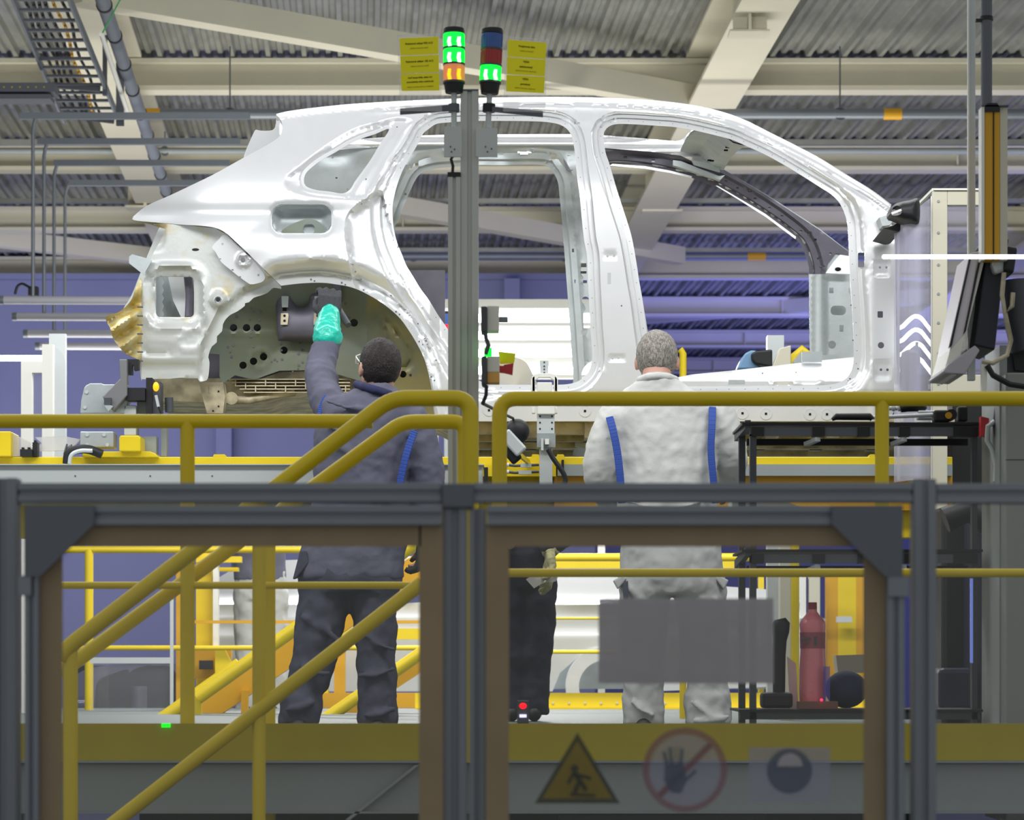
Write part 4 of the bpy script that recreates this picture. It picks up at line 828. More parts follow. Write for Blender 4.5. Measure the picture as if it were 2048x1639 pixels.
# ---------------------------------------------------------------- the near safety fence
DFN = 5.2
def prof_v(mb, x0, x1, y0, y1, D=DFN, dep=.04):       # slotted aluminium profile, upright
    w_ = (X(x1, D)-X(x0, D)); a = X(x0, D)
    mb.box(a, a+w_*.38, D, D+dep, Z(y1, D), Z(y0, D)); mb.box(a+w_*.62, a+w_, D, D+dep, Z(y1, D), Z(y0, D)); mb.box(a+w_*.3, a+w_*.7, D+.009, D+dep-.009, Z(y1, D), Z(y0, D)); return mb
def prof_h(mb, x0, x1, y0, y1, D=DFN, dep=.04):
    h = Z(y0, D)-Z(y1, D); b = Z(y1, D)
    mb.box(X(x0, D), X(x1, D), D, D+dep, b, b+h*.38); mb.box(X(x0, D), X(x1, D), D, D+dep, b+h*.62, b+h); mb.box(X(x0, D), X(x1, D), D+.009, D+dep-.009, b+h*.3, b+h*.7); return mb
t = thing('safety_fence', 'near grey aluminium profile fence spanning the bottom of the view', 'fence')
prof_h(MB(), 35, 884, 965, 1004).obj('top_rail', M['alu'], t, .002); prof_h(MB(), 946, 1826, 965, 1004).obj('top_rail', M['alu'], t, .002); prof_h(MB(), 1874, 2120, 966, 1006).obj('top_rail', M['alu'], t, .002)
for (x0, x1) in ((-26, 34), (1827, 1873)): prof_v(MB(), x0, x1, 955 if x0 < 0 else 957, 1780, dep=.05).obj('post', M['alu'], t, .002)
prof_v(MB(), 886, 934, 1008, 1780, dep=.05).obj('post', M['alu'], t, .002)
MB().rect(884, 948, 966, 1016, DFN-.012, .06).obj('corner_joint', M['alud'], t, .004)
prof_v(MB(), 938, 972, 1016, 1780).obj('post', M['alul'] if False else M['alu'], t, .002)
settle(t)
def gate(xl, xr, left, lab):
    t = thing('fence_gate', lab, 'gate'); D = DFN-.046
    prof_h(MB(), xl+ (0 if left else 0), xr, 1010, 1050, D).obj('top_rail', M['alu'], t, .002)
    if left:
        prof_v(MB(), 48, 77, 1045, 1780, D).obj('stile', M['alu'], t, .002)
        MB().prism([(48, 1010), (188, 1010), (188, 1048), (80, 1152), (48, 1152)], D-.012, .012).obj('gusset_plate', M['alud'], t)
        MB().rect(77, 842, 1048, 1092, D+.02, .008).obj('seal_strip', M['rub'], t); MB().rect(77, 124, 1092, 1780, D+.02, .008).obj('seal_strip', M['rub'], t); MB().rect(838, 886, 1048, 1780, D+.02, .008).obj('seal_strip', M['rub'], t)
        MB().rect(124, 838, 1092, 1780, D+.022, .004).obj('pane', M['pane'], t)
        MB().rect(36, 62, 1150, 1190, D-.01, .03).obj('hinge', M['alu'], t)
    else:
        prof_v(MB(), 1774, 1810, 1150, 1780, D).obj('stile', M['alu'], t, .002)
        MB().prism([(1664, 1010), (1806, 1010), (1806, 1152), (1770, 1152), (1664, 1048)], D-.012, .012).obj('gusset_plate', M['alud'], t)
        MB().rect(972, 1774, 1048, 1092, D+.02, .008).obj('seal_strip', M['rub'], t); MB().rect(972, 1018, 1092, 1780, D+.02, .008).obj('seal_strip', M['rub'], t); MB().rect(1728, 1774, 1092, 1780, D+.02, .008).obj('seal_strip', M['rub'], t)
        MB().rect(1018, 1728, 1092, 1780, D+.022, .004).obj('pane', M['pane'], t)
        MB().rect(1776, 1818, 1152, 1192, D-.01, .03).obj('hinge', M['alu'], t)
    settle(t)
gate(188, 884, True, 'left fence gate with clear pane and brown edging in front of the stairs')
gate(974, 1664, False, 'right fence gate with clear pane carrying the safety signs')
tag(MB().rect(1874, 2120, 1007, 1780, DFN+.015, .004).obj('clear_screen', M['pane']), 'clear fence pane at the right edge beyond the fence post', 'pane')
# signs stuck to the right gate
DS = DFN-.006
tag(MB().rect(1197, 1547, 1196, 1366, DS, .001).obj('paper_notice', M['signp']), 'blank grey back of a wide paper notice taped on the right gate', 'notice')
t = thing('warning_sign', 'yellow triangular slipping hazard sign low on the right gate', 'sign')
MB().prism([(1155, 1464), (1240, 1606), (1069, 1606)], DS, .001).obj('border', M['signk'], t); MB().prism([(1155, 1482), (1224, 1596), (1085, 1596)], DS-.002, .001).obj('field', M['signy'], t)
q = MB(); D = DS-.004
q.ball(P(1149, 1536, D), .007, 12, 8, (1, .1, 1)); q.bar(P(1147, 1542, D), P(1160, 1560, D), .002, .010, up=(0, 0, 1)); q.bar(P(1150, 1547, D), P(1182, 1556, D), .002, .006); q.bar(P(1147, 1546, D), P(1136, 1566, D), .002, .006); q.bar(P(1160, 1560, D), P(1172, 1580, D), .002, .008); q.bar(P(1160, 1560, D), P(1148, 1586, D), .002, .008); q.bar(P(1140, 1588, D), P(1190, 1590, D), .002, .005)
q.obj('pictogram', M['signk'], t); settle(t)
t = thing('prohibition_sign', 'faded round red ringed no-hand sign on the right gate', 'sign'); c = P(1370, 1539, DS)
MB().ring(c, .0665, .0785, .001, 48).obj('ring', M['signr'], t); MB().cyl(c+Vector((0, .001, 0)), c+Vector((0, .002, 0)), .0665, 48).obj('field', M['signg'], t)
a_ = c+Vector((-.048, -.001, -.048)); b_ = c+Vector((.048, -.001, .048)); MB().bar(a_, b_, .001, .012, up=(0, 1, 0) if False else (0, 0, 1)).obj('slash', M['signr'], t)
q = MB(); D = DS-.003; q.prism([(1330, 1530), (1366, 1524), (1374, 1560), (1362, 1586), (1342, 1584), (1328, 1560)], D, .001)
for (x0, y0, x1, y1) in ((1334, 1530, 1328, 1502), (1343, 1528, 1340, 1494), (1352, 1527, 1352, 1490), (1361, 1527, 1364, 1496), (1370, 1560, 1392, 1540)): q.bar(P(x0, y0, D), P(x1, y1, D), .001, .0065)
q.obj('hand_pictogram', M['signb'], t); settle(t)
t = thing('mandatory_sign', 'square pale sign with a blue disc showing a helmeted head', 'sign')
MB().rect(1498, 1660, 1494, 1605, DS, .001).obj('field', M['signg'], t); c = P(1579, 1541, DS-.002); MB().cyl(c, c+Vector((0, .001, 0)), .042, 40).obj('disc', M['signb'], t)
q = MB(); c = P(1580, 1524, DS-.004); q.prism([(1580+25*math.cos(math.pi*k/16), 1532-26*math.sin(math.pi*k/16)) for k in range(17)], DS-.004, .001); q.obj('helmet_pictogram', M['signp'], t); settle(t)
# ---------------------------------------------------------------- signal post
t = thing('signal_post', 'tall grey aluminium post with slot standing in the middle before the car', 'post'); D = 9.3
prof_v(MB(), 921, 957, 181, 1900, D, .06).obj('profile', M['post'], t, .002); MB().rect(921, 957, 178, 181, D-.002, .064).obj('end_cap', M['alud'], t)
o_ = MB().rect(888, 923, 253, 313, D-.02, .012).obj('mounting_plate', M['alul'], t); MB().rect(952, 995, 256, 313, D-.02, .012).obj('mounting_plate', M['alul'], t)
for px, py in ((901, 293), (909, 298), (971, 293), (983, 297), (903, 303), (975, 303)):
    c = P(px, py, D-.024); MB().cyl(c, c+Vector((0, .004, 0)), .0025, 8).obj('bolt', M['dgrey'], o_)
settle(t)
t = thing('light_curtain', 'slim grey light curtain housing fixed left of the signal post', 'light curtain'); prof_v(MB(), 896, 921, 352, 1700, D-.01, .045).obj('housing', M['post'], t, .002); MB().rect(895, 921, 344, 353, D-.012, .05).obj('end_cap', M['black'], t)
MB().tube([P(905, 344, D), P(906, 332, D), P(902, 318, D), P(906, 312, D)], .005, 6).obj('cable', M['black'], t); settle(t)
def stack(px, y0, lab, segs, yb, D, lean, bag):
    t = thing('signal_tower', lab, 'signal light'); r = 21.5*D/F
    X_ = lambda y: px+lean*(y0-y)
    MB().tube([P(X_(y0), y0, D), P(X_(y0-0), y0+2, D), P(X_(y0+10), y0+10, D)], [r*.93, r, r], 24).obj('cap', M['black'], t)
    y = y0+10
    for (h, m_, core) in segs:
        seg = MB().tube([P(X_(y+1), y+1, D), P(X_(y+h-3), y+h-3, D)], r*.97, 24); o_ = seg.obj('lamp_segment', M[m_], t)
        q = MB()
        for k in range(24):
            a = 2*math.pi*k/24; c = P(X_(y+3), y+3, D)+Vector((math.cos(a)*r*.97, math.sin(a)*r*.97, 0)); e = P(X_(y+h-5), y+h-5, D)+Vector((math.cos(a)*r*.97, math.sin(a)*r*.97, 0)); q.cyl(c, e, .0012, 5)
        q.obj('lens_rib', M[m_], o_)
        if core:
            q = MB()
            for s_ in (-.42, .5):
                ym = y+h/2; q.prism([(X_(ym)+21*s_-3, ym-h*.3), (X_(ym)+21*s_+3, ym-h*.3), (X_(ym)+21*s_+2, ym), (X_(ym)+21*s_+4, ym+h*.28), (X_(ym)+21*s_-3, ym+h*.28), (X_(ym)+21*s_-5, ym)], D-r*1.0, .006)
            q.obj('lamp_glow', M[core], o_)
        MB().cyl(P(X_(y+h-3), y+h-3, D), P(X_(y+h+1), y+h+1, D), r*1.02, 24).obj('joint_ring', M['dgrey'], t); y += h
    MB().tube([P(X_(y), y, D), P(X_(yb), yb, D)], [r*.95, r*.8], 24).obj('base', M['black'], t)
    MB().cyl(P(X_(yb), yb, D), P(X_(256), 256, D), .0095, 14).obj('stem', M['alul'], t)
    MB().cyl(P(X_(208), 208, D), P(X_(224), 224, D), .018 if bag else .021, 16).obj('clamp_collar', M['alud'] if bag else M['black'], t)
    if bag: MB().prism([(800, 217), (912, 208), (912, 221), (800, 229)], D-.02, .006).obj('sign_arm', M['alud'], t)
    else: MB().prism([(984, 213), (1086, 222), (1086, 234), (984, 223)], D-.02, .006).obj('sign_arm', M['alud'], t)
    settle(t)
stack(908, 57, 'left signal tower lit green, green and amber', [(31, 'gl', 'glw'), (32, 'gl', 'glw'), (36, 'ol', 'olc')], 186, D, 0, True)
stack(985, 58, 'right signal tower with blue and red dark and bottom green lit', [(32, 'bl', None), (32, 'rl', None), (34, 'gl', 'glw')], 188, D, .045, False)
def board(c4, lab, rows):
    t = thing('sign_plate', lab, 'sign'); D = 9.26
    MB().prism(c4, D, .003).obj('plate', clear('plate_'+str(c4[0][0]), (235, 235, 235), .16, .05, .04), t)
    (ax, ay), (bx, by), (cx_, cy_), (dx, dy) = c4; n = 3
    tilt = math.atan2(by-ay, bx-ax)
    def pt(u, v):
        tx = ax+(bx-ax)*u, ay+(by-ay)*u; bt = dx+(cx_-dx)*u, dy+(cy_-dy)*u; return (tx[0]+(bt[0]-tx[0])*v, tx[1]+(bt[1]-tx[1])*v)
    for k, (big, small) in enumerate(rows):
        v0, v1 = .04+k*.235, .04+k*.235+.222
        o_ = MB().prism([pt(.045, v0), pt(.96, v0), pt(.95, v1), pt(.055, v1)], D-.002, .0015).obj('yellow_field', M['label'], t)
        nb = len(big)
        for j, ln in enumerate(big):
            x_, y_ = pt(.5, v0+(.075 if nb == 1 else (.05+j*.055 if nb == 2 and len(ln) > 12 else .045+j*.07))); text(ln, .0088 if len(ln) < 26 else .0074, M['ink'], parent=o_, M=face_cam(P(x_, y_, D-.0026), tilt*1), bold=.0001)
        for j, ln in enumerate(small):
            x_, y_ = pt(.5, v0+(.135 if nb == 1 else .17)+j*.03); text(ln, .0066, M['ink2'], parent=o_, M=face_cam(P(x_, y_, D-.0026), tilt*1))
    settle(t)
board([(795, 71), (880, 67), (884, 222), (800, 222)], 'left clear plate with three yellow text fields beside the green tower', [(['Robotová oblast 955 A12'], ['(oblast kontroly dveří)']), (['Robotová oblast 105 A12'], ['(oblast kontroly dveří)']), (['Keď lampa bliká, alebo bol', 'pneumaticky alebo zasiahnutý'], ['oblast je pripravená na ovládanie'])])
board([(1012, 73), (1097, 80), (1090, 225), (1006, 222)], 'right clear plate with three yellow text fields beside the blue tower', [(['Podpíranie laku'], ['(oblast kontroly)']), (['Výťah', 'zablokovaný'], ['(oblast kontroly dopravy)']), (['Výťah', 'povolený'], ['(oblast kontroly dopravy)'])])
# small boxes hanging right of the post
t = thing('sensor_box', 'upper grey control box on the right side of the signal post', 'box'); MB().rect(962, 974, 612, 664, 9.2, .09).obj('housing', M['dgrey'], t, .004); MB().rect(974, 998, 611, 662, 9.22, .07).obj('cover', M['white'], t, .003); MB().rect(997, 1016, 633, 643, 9.25, .03).obj('plug', M['alu'], t); settle(t)
t = thing('sensor_box', 'lower control box with brown bottom and red paddle on the signal post', 'box')
MB().rect(963, 974, 711, 770, 9.2, .09).obj('housing', M['dgrey'], t, .008); MB().rect(974, 999, 712, 744, 9.22, .07).obj('cover', M['white'], t, .003); MB().rect(974, 999, 744, 765, 9.22, .07).obj('lower_cover', mat('ochre', (226, 172, 90), .5), t, .003)
MB().prism([(998, 731), (1007, 731), (1008, 729), (1027, 726), (1025, 749), (1008, 745), (998, 744)], 9.25, .02).obj('paddle', M['red'], t); MB().rect(968, 984, 695, 711, 9.22, .05).obj('green_lens', M['gl'], t)
MB().tube([P(971, 664, 9.2), P(972, 676, 9.2), P(977, 690, 9.2), P(971, 708, 9.2)], .007, 8).obj('cable', M['dgrey'], t); MB().tube([P(973, 770, 9.2), P(972, 790, 9.2), P(965, 808, 9.2)], .006, 8).obj('lead', M['black'], t); settle(t)
tag(MB().prism([(996, 702), (1032, 706), (1028, 726), (1000, 728)], 9.3, .002).obj('yellow_tag', M['label']), 'small yellow label flag above the red paddle', 'label')
t = thing('signal_tower', 'small blue and red signal light just left of the middle post', 'signal light'); D = 16
MB().cyl(P(893, 624, D), P(893, 629, D), .05).obj('cap', M['black'], t); MB().cyl(P(893, 629, D), P(893, 650, D), .05).obj('lamp_segment', M['bl'], t); MB().cyl(P(893, 650, D), P(893, 690, D), .05).obj('lamp_segment', mat('red_lit', (255, 20, 40), .3, emit=1.2), t); MB().cyl(P(893, 690, D), (X(893, D), D, zd), .015).obj('stem', M['alul'], t); settle(t)
# ================================================================ people
def cloud(sz, nm='folds'):
    t = bpy.data.textures.new(nm, 'CLOUDS'); t.noise_scale = sz; t.noise_depth = 2; return t
def skinned(mb, name, m, parent, vox=.012, it=6, disp=0., dsz=.1, dsub=None):
    o = mb.obj(name, m); r = o.modifiers.new('r', 'REMESH'); r.mode = 'VOXEL'; r.voxel_size = vox; r.use_smooth_shade = True
    s = o.modifiers.new('s', 'SMOOTH'); s.iterations = it; s.factor = .5
    if disp:
        d = o.modifiers.new('d', 'DISPLACE'); d.texture = cloud(dsz); d.strength = disp; d.mid_level = .5; d.texture_coords = 'GLOBAL'
        if dsub:
            d = o.modifiers.new('d2', 'DISPLACE'); d.texture = cloud(dsub[0]); d.strength = dsub[1]; d.mid_level = .5; d.texture_coords = 'GLOBAL'
    bake(o); o.data.polygons.foreach_set('use_smooth', [True]*len(o.data.polygons))
    if not o.data.materials: o.data.materials.append(m)
    o.data.materials[0] = m
    o.parent = parent; return o
def head(body, c, yaw=0., tilt=0., roll=0., s=1.):
    Rm = Matrix.Rotation(yaw, 3, 'Z') @ Matrix.Rotation(tilt, 3, 'X') @ Matrix.Rotation(roll, 3, 'Y'); c = Vector(c)
    L = lambda x, y, z: c+(Rm@Vector((x, y, z)))*s
    R4 = Rm
    body.ball(L(0, -.008, .02), .1*s, 24, 18, (.84, 1.0, 1.04), R4)
    body.ball(L(0, .034, -.052), .074*s, 20, 14, (.82, .92, .92), R4)
    body.tube([L(0, .088, .022), L(0, .104, .0), L(0, .112, -.018), L(0, .096, -.027)], [.008*s, .011*s, .015*s, .008*s], 10)
    body.ball(L(0, .094, -.052), .016*s, 12, 8, (1.5, .6, .5), R4)
    for e in (-1, 1):
        body.ball(L(e*.086, -.004, -.012), .031*s, 14, 10, (.32, .62, 1.05), R4 @ Matrix.Rotation(e*.3, 3, 'Z'))
        body.ball(L(e*.033, .082, .014), .014*s, 10, 8, (1, .7, .7), R4)
    return L, R4
def hair(L, R4, m, parent, s=1., low=-.075, r=.1035, front=1.1, rough=.004):
    mb = MB().ball((0, 0, 0), r, 56, 44, (.845, 1.0, 1.04)); me = mb.mesh('hair'); bm = bmesh.new(); bm.from_mesh(me)
    kill = [f for f in bm.faces if f.calc_center_median().z+.02 < low+max(0, f.calc_center_median().y+.02)*front]
    bmesh.ops.delete(bm, geom=kill, context='FACES')
    for v in bm.verts:
        n = noise.noise(v.co*55)*.5+noise.noise(v.co*140)*.5
        v.co *= 1+n*rough/r*1.6
    bm.to_mesh(me); bm.free()
    c = L(0, -.008, .02)
    me.transform(Matrix.Translation(c) @ R4.to_4x4() @ Matrix.Scale(s, 4))
    o = bpy.data.objects.new('hair', me); COL.objects.link(o); me.materials.append(m); o.parent = parent
    sd = o.modifiers.new('t', 'SOLIDIFY'); sd.thickness = .006; sd.offset = -1; bake(o); return o
def features(L, parent, R4):
    for e in (-1, 1):
        MB().ball(L(e*.033, .091, .014), .0085, 12, 8, (1, .6, .7), R4).obj('eye', M['white'], parent); MB().ball(L(e*.033, .0985, .014), .004, 8, 6).obj('iris', M['dgrey'], parent)
    MB().tube([L(-.022, .093, -.055), L(0, .1, -.053), L(.022, .093, -.055)], .0022, 6).obj('mouth', mat('lips', (170, 96, 90), .5), parent)
def hand(mb, w, d, pal, up, s=1., curl=1., side=1, spread=.02):
    """w wrist point, d direction of the hand, pal direction the palm faces; five curled fingers and a thumb"""
    d = Vector(d).normalized(); pal = Vector(pal); pal = (pal-d*pal.dot(d)).normalized(); sd = d.cross(pal).normalized()*side
    w = Vector(w); Q = lambda a, b, c: w+(sd*a+d*b+pal*c)*s
    mb.tube([Q(0, -.03, 0), Q(0, .0, 0)], [.027*s, .027*s], 14)
    for a in (-.028, -.009, .01, .028): mb.tube([Q(a*.7, 0, 0), Q(a, .045, -.002), Q(a*1.08, .088, 0)], [.017*s, .017*s, .0125*s], 12)
    for i, (a, ln) in enumerate(((-.032, .062), (-.011, .078), (.011, .084), (.032, .074))):
        c1, c2, c3 = curl*.55, curl*1.35, curl*2.1; p = Vector((a, .086, 0)); pts = [p]; ang = 0
        for k, (fr, cc) in enumerate(((.45, c1), (.32, c2), (.23, c3))):
            p = p+Vector((a*.1, ln*fr*math.cos(cc), ln*fr*math.sin(cc))); pts.append(p)
        mb.tube([Q(*q) for q in pts], [.0105*s, .0098*s, .009*s, .0075*s], 10)
    mb.tube([Q(.024, .02, .008), Q(.046, .045, .022), Q(.046, .072, .040), Q(.032, .09, .052)], [.015*s, .0125*s, .011*s, .0085*s], 10)
def limb(mb, pts, rs, n=5):
    P_ = [Vector(p) for p in pts]; out = []; rr = []
    for i in range(len(P_)-1):
        p0, p1, p2, p3 = P_[max(0, i-1)], P_[i], P_[i+1], P_[min(len(P_)-1, i+2)]
        for k in range(n):
            t = k/n; out.append(.5*((2*p1)+(p2-p0)*t+(2*p0-5*p1+4*p2-p3)*t*t+(3*p1-p0-3*p2+p3)*t**3)); rr.append(rs[i]+(rs[i+1]-rs[i])*t)
    out.append(P_[-1]); rr.append(rs[-1]); mb.tube(out, rr, 18)
    mb.ball(P_[0], rs[0]*.98, 16, 12); mb.ball(P_[-1], rs[-1]*.98, 16, 12)
def torso(mb, rows, D, dy=0.):
    secs = [(X(cx, D), D+dd, Z(y, D), hw/F*D, ry) for (y, cx, hw, ry, dd) in rows]; secs.sort(key=lambda s: s[2]); mb.loft(secs, 28)
def shoe(mb, p, yaw=0.):
    p = Vector(p); R_ = Matrix.Rotation(yaw, 3, 'Z')
    for (y, r, z) in ((-.06, .042, .042), (.0, .045, .048), (.07, .043, .04), (.13, .04, .034), (.17, .034, .028)): mb.ball(p+R_@Vector((0, y, z)), r, 14, 10, (1, 1.2, z/r))
    mb.cyl(p+Vector((0, -.03, .04)), p+Vector((0, -.03, .14)), .045, 14)
zdk = ZC-.29
# ---- worker in grey, reaching up into the wheelhouse
def sleeve_folds(mb, pts, rs, k0, n, amp):
    P_ = [Vector(p) for p in pts]
    for k in range(n):
        u = (k+.5)/n*(len(P_)-1); i = min(int(u), len(P_)-2); t = u-i; c = P_[i].lerp(P_[i+1], t); r = rs[i]+(rs[i+1]-rs[i])*t; d = (P_[i+1]-P_[i]).normalized()
        a = Vector((.9*math.sin(k*2.1), .3*math.cos(k*3.3), .9*math.cos(k*1.3))); n_ = (d+a*.5).normalized(); s_ = n_.cross(Vector((0, 1, 0))).normalized(); q_ = n_.cross(s_)
        ring_ = [c+s_*math.cos(2*math.pi*j/20)*r*.99+q_*math.sin(2*math.pi*j/20)*r*.99 for j in range(21)]
        mb.tube(ring_, amp, 8)
t = thing('person', 'worker in slate grey workwear, dark hair, reaching a gloved hand into the wheel arch', 'person')
D = 11.9; b = MB(); L, R4 = head(b, P(759, 734, D+.03), yaw=.42, tilt=.30, roll=-.03, s=1.0)
b.tube([L(0, -.03, -.03), L(0, -.035, -.09), P(752, 800, D)], [.058, .056, .062], 16)
torso(b, [(790, 750, 40, .07, 0), (820, 740, 76, .09, 0), (900, 725, 76, .1, 0), (1000, 718, 72, .095, 0), (1100, 706, 78, .11, 0), (1165, 702, 80, .12, 0)], D)
SH, EL, WR = P(668, 822, D), P(640, 748, D+.22), P(655, 668, D+.34)
limb(b, [SH, EL, WR], [.05, .042, .03]); hand(b, P(657, 640, D+.38), (0.05, .12, 1), (-.2, 1, 0), 0, curl=1.0, side=1)
SR, ER, WRr = P(822, 848, D), P(858, 958, D+.02), P(846, 1068, D+.04)
limb(b, [SR, ER, WRr], [.05, .042, .03]); hand(b, WRr+Vector((0, 0, -.02)), (-.08, .1, -1), (-1, .3, 0), 0, curl=.9)
for px_, pk, pa, sgn in ((652, 640, 600, -1), (748, 752, 756, 1)):
    limb(b, [P(px_, 1150, D), P(pk, 1300, D+.02), (X(pa, D), D, zdk+.1)], [.07, .05, .04])
body = skinned(b, 'body', M['skin'], t, .0075, 3)
hair(L, R4, M['haird'], t, 1.0, low=-.078, front=.95); features(L, t, R4)
j = MB()
torso(j, [(768, 754, 30, .07, 0), (778, 752, 42, .085, 0), (790, 750, 66, .1, 0), (806, 742, 92, .115, 0), (830, 736, 102, .13, 0), (860, 731, 103, .14, 0), (900, 727, 99, .145, 0), (960, 723, 98, .14, 0), (1010, 721, 99, .135, 0), (1060, 714, 101, .14, 0), (1110, 705, 106, .15, 0), (1150, 700, 108, .155, 0), (1160, 699, 107, .15, 0)], D)
lp, lr = [P(676, 828, D), P(650, 790, D+.08), P(641, 745, D+.2), P(650, 700, D+.3), P(657, 676, D+.34)], [.086, .075, .067, .058, .056]
limb(j, lp, lr); rp_, rr_ = [P(822, 842, D), P(843, 892, D-.01), P(858, 955, D-.02), P(856, 1010, D), P(848, 1062, D+.03)], [.085, .076, .07, .062, .056]
limb(j, rp_, rr_); sleeve_folds(j, lp, lr, 0, 9, .0085); sleeve_folds(j, rp_, rr_, 0, 6, .009)
for (x0, y0, x1, y1) in ((650, 840, 700, 870), (660, 880, 760, 930), (640, 960, 700, 1000), (700, 1000, 800, 985), (650, 800, 740, 818)): j.tube([P(x0, y0, D-.13), P((x0+x1)/2, (y0+y1)/2+6, D-.14), P(x1, y1, D-.13)], .012, 8)
skinned(j, 'jacket', M['navy'], t, .010, 5, .022, .09, (.035, .006))
q = MB(); q.tube([P(790, 794, D+.02), P(784, 790, D-.05), P(770, 785, D-.10), P(750, 779, D-.11), P(728, 773, D-.085), P(715, 768, D-.02), P(714, 768, D+.04)], .019, 12); skinned(q, 'collar', mat('dark_collar', (44, 48, 84), .85), t, .006, 3)
def stripe(pts, wd, nm='piping'):
    mb = MB(); V0 = [Vector(p) for p in pts]; V = []
    for i in range(len(V0)-1):
        p0, p1, p2, p3 = V0[max(0, i-1)], V0[i], V0[i+1], V0[min(len(V0)-1, i+2)]
        V += [.5*((2*p1)+(p2-p0)*(k/5)+(2*p0-5*p1+4*p2-p3)*(k/5)**2+(3*p1-p0-3*p2+p3)*(k/5)**3) for k in range(5)]
    V.append(V0[-1])
    for i in range(len(V)-1): mb.bar(V[i], V[i+1]+(V[i+1]-V[i])*.12, wd if abs((V[i+1]-V[i]).normalized().y) < .9 else wd, .012, up=(0, 1, 0))
    return mb.obj(nm, M['blue'], t, .003)
stripe([P(658, 784, D-.005), P(648, 798, D-.035), P(641, 816, D-.05), P(638, 834, D-.06)], .018); stripe([P(829, 862, D-.118), P(820, 885, D-.128), P(811, 915, D-.135), P(803, 950, D-.132), P(798, 985, D-.125)], .03)
q = MB()
q.loft([(X(756, D), D, zdk+.05, .088, .09), (X(755, D), D, zdk+.18, .086, .09), (X(754, D), D, Z(1380, D), .082, .088), (X(752, D), D, Z(1300, D), .086, .092), (X(749, D), D, Z(1220, D), .094, .1), (X(744, D), D, Z(1150, D), .105, .12)], 22)
q.loft([(X(598, D), D, zdk+.05, .088, .09), (X(603, D), D, zdk+.18, .09, .09), (X(612, D), D+.01, Z(1380, D), .088, .09), (X(630, D), D+.01, Z(1300, D), .098, .1), (X(645, D), D, Z(1220, D), .11, .11), (X(656, D), D, Z(1150, D), .112, .12)], 22)
torso(q, [(1080, 702, 84, .13, 0), (1120, 700, 96, .15, 0), (1160, 699, 104, .155, 0), (1185, 699, 102, .14, 0)], D)
for (x0, y0, x1, y1) in ((600, 1230, 660, 1260), (640, 1240, 690, 1290), (600, 1330, 660, 1345), (720, 1260, 790, 1300), (715, 1350, 790, 1335), (570, 1420, 630, 1400), (725, 1430, 790, 1415)): q.tube([P(x0, y0, D-.095), P((x0+x1)/2, (y0+y1)/2+7, D-.105), P(x1, y1, D-.095)], .012, 8)
tr = skinned(q, 'trousers', M['navyp'], t, .011, 4, .03, .1, (.035, .008))
MB().prism([(585, 1158), (600, 1100), (612, 1100), (618, 1125), (592, 1156)], D-.10, .05).obj('pocket_flap', M['navyp'], t, .006)
q = MB(); shoe(q, (X(600, D), D, zdk)); shoe(q, (X(756, D), D, zdk)); skinned(q, 'shoes', M['black'], t, .008, 3)
g = MB(); hand(g, P(657, 640, D+.38), (0.05, .12, 1), (-.2, 1, 0), 0, s=1.22, curl=1.05, side=1); skinned(g, 'glove', M['glove'], t, .005, 2)
g = MB(); limb(g, [P(655, 674, D+.31), P(655, 655, D+.34), P(659, 628, D+.38)], [.066, .058, .046], 6); skinned(g, 'glove_cuff', M['teal'], t, .006, 2, .012, .03)
g = MB(); hand(g, WRr+Vector((0, 0, -.02)), (-.08, .1, -1), (-1, .3, 0), 0, s=1.15, curl=.9); skinned(g, 'glove', M['glove'], t, .005, 2)
q = MB(); g0 = [L(-.068, .098, .03), L(-.073, .09, .0), L(-.084, .03, .022), L(-.087, -.005, .018)]
q.tube([L(-.086, -.01, .016), L(-.082, .05, .022), L(-.072, .1, .024)], .0028, 6); q.tube([L(.086, -.01, .016), L(.082, .05, .022), L(.072, .1, .024)], .0028, 6)
for e in (-1, 1): q.tube([L(e*.01, .115, .03), L(e*.04, .116, .034), L(e*.072, .1, .028), L(e*.07, .1, -.004), L(e*.04, .112, -.014), L(e*.012, .114, -.004), L(e*.01, .115, .03)], .0026, 6)
q.tube([L(-.01, .115, .022), L(.01, .115, .022)], .0026, 6); q.obj('spectacles', M['white'], t)
settle(t)
tag(MB().tube([P(659, 617, D+.5), P(672, 613, D+.5), P(690, 640, D+.44), P(697, 650, D+.42)], [.014, .02, .016, .014], 12).obj('hand_tool', M['dgrey']), 'dark hand tool held in the raised teal cuffed glove', 'tool')
# ---- worker in pale clothes
t = thing('person', 'worker in pale grey workwear with short grey hair standing with back turned at the sill', 'person')
b = MB(); L, R4 = head(b, P(1314, 721, D), yaw=-.08, tilt=-.12, s=1.0)
b.tube([L(0, -.03, -.03), L(0, -.04, -.09), P(1312, 800, D)], [.06, .062, .07], 16)
torso(b, [(790, 1314, 40, .07, 0), (815, 1322, 84, .09, 0), (900, 1330, 78, .1, 0), (1000, 1333, 74, .095, 0), (1100, 1342, 78, .11, 0), (1165, 1342, 80, .12, 0)], D)
A_ = [P(1226, 835, D), P(1200, 950, D+.02), P(1232, 1000, D+.26)]; B_ = [P(1440, 835, D), P(1462, 925, D+.04), P(1436, 985, D+.28)]
for a, sd_ in ((A_, 1), (B_, -1)):
    limb(b, a, [.05, .042, .03]); hand(b, a[-1]+Vector((0, .03, 0)), (.15*sd_, 1, .1), (0, 0, -1), 0, curl=.7, side=sd_)
for px_, pk, pa in ((1290, 1287, 1286), (1400, 1410, 1416)): limb(b, [P(px_, 1150, D), P(pk, 1300, D+.02), (X(pa, D), D, zdk+.1)], [.07, .05, .04])
skinned(b, 'body', M['skin'], t, .0075, 3); hair(L, R4, M['hairg'], t, 1.02, low=-.092, front=.95, rough=.003); features(L, t, R4)
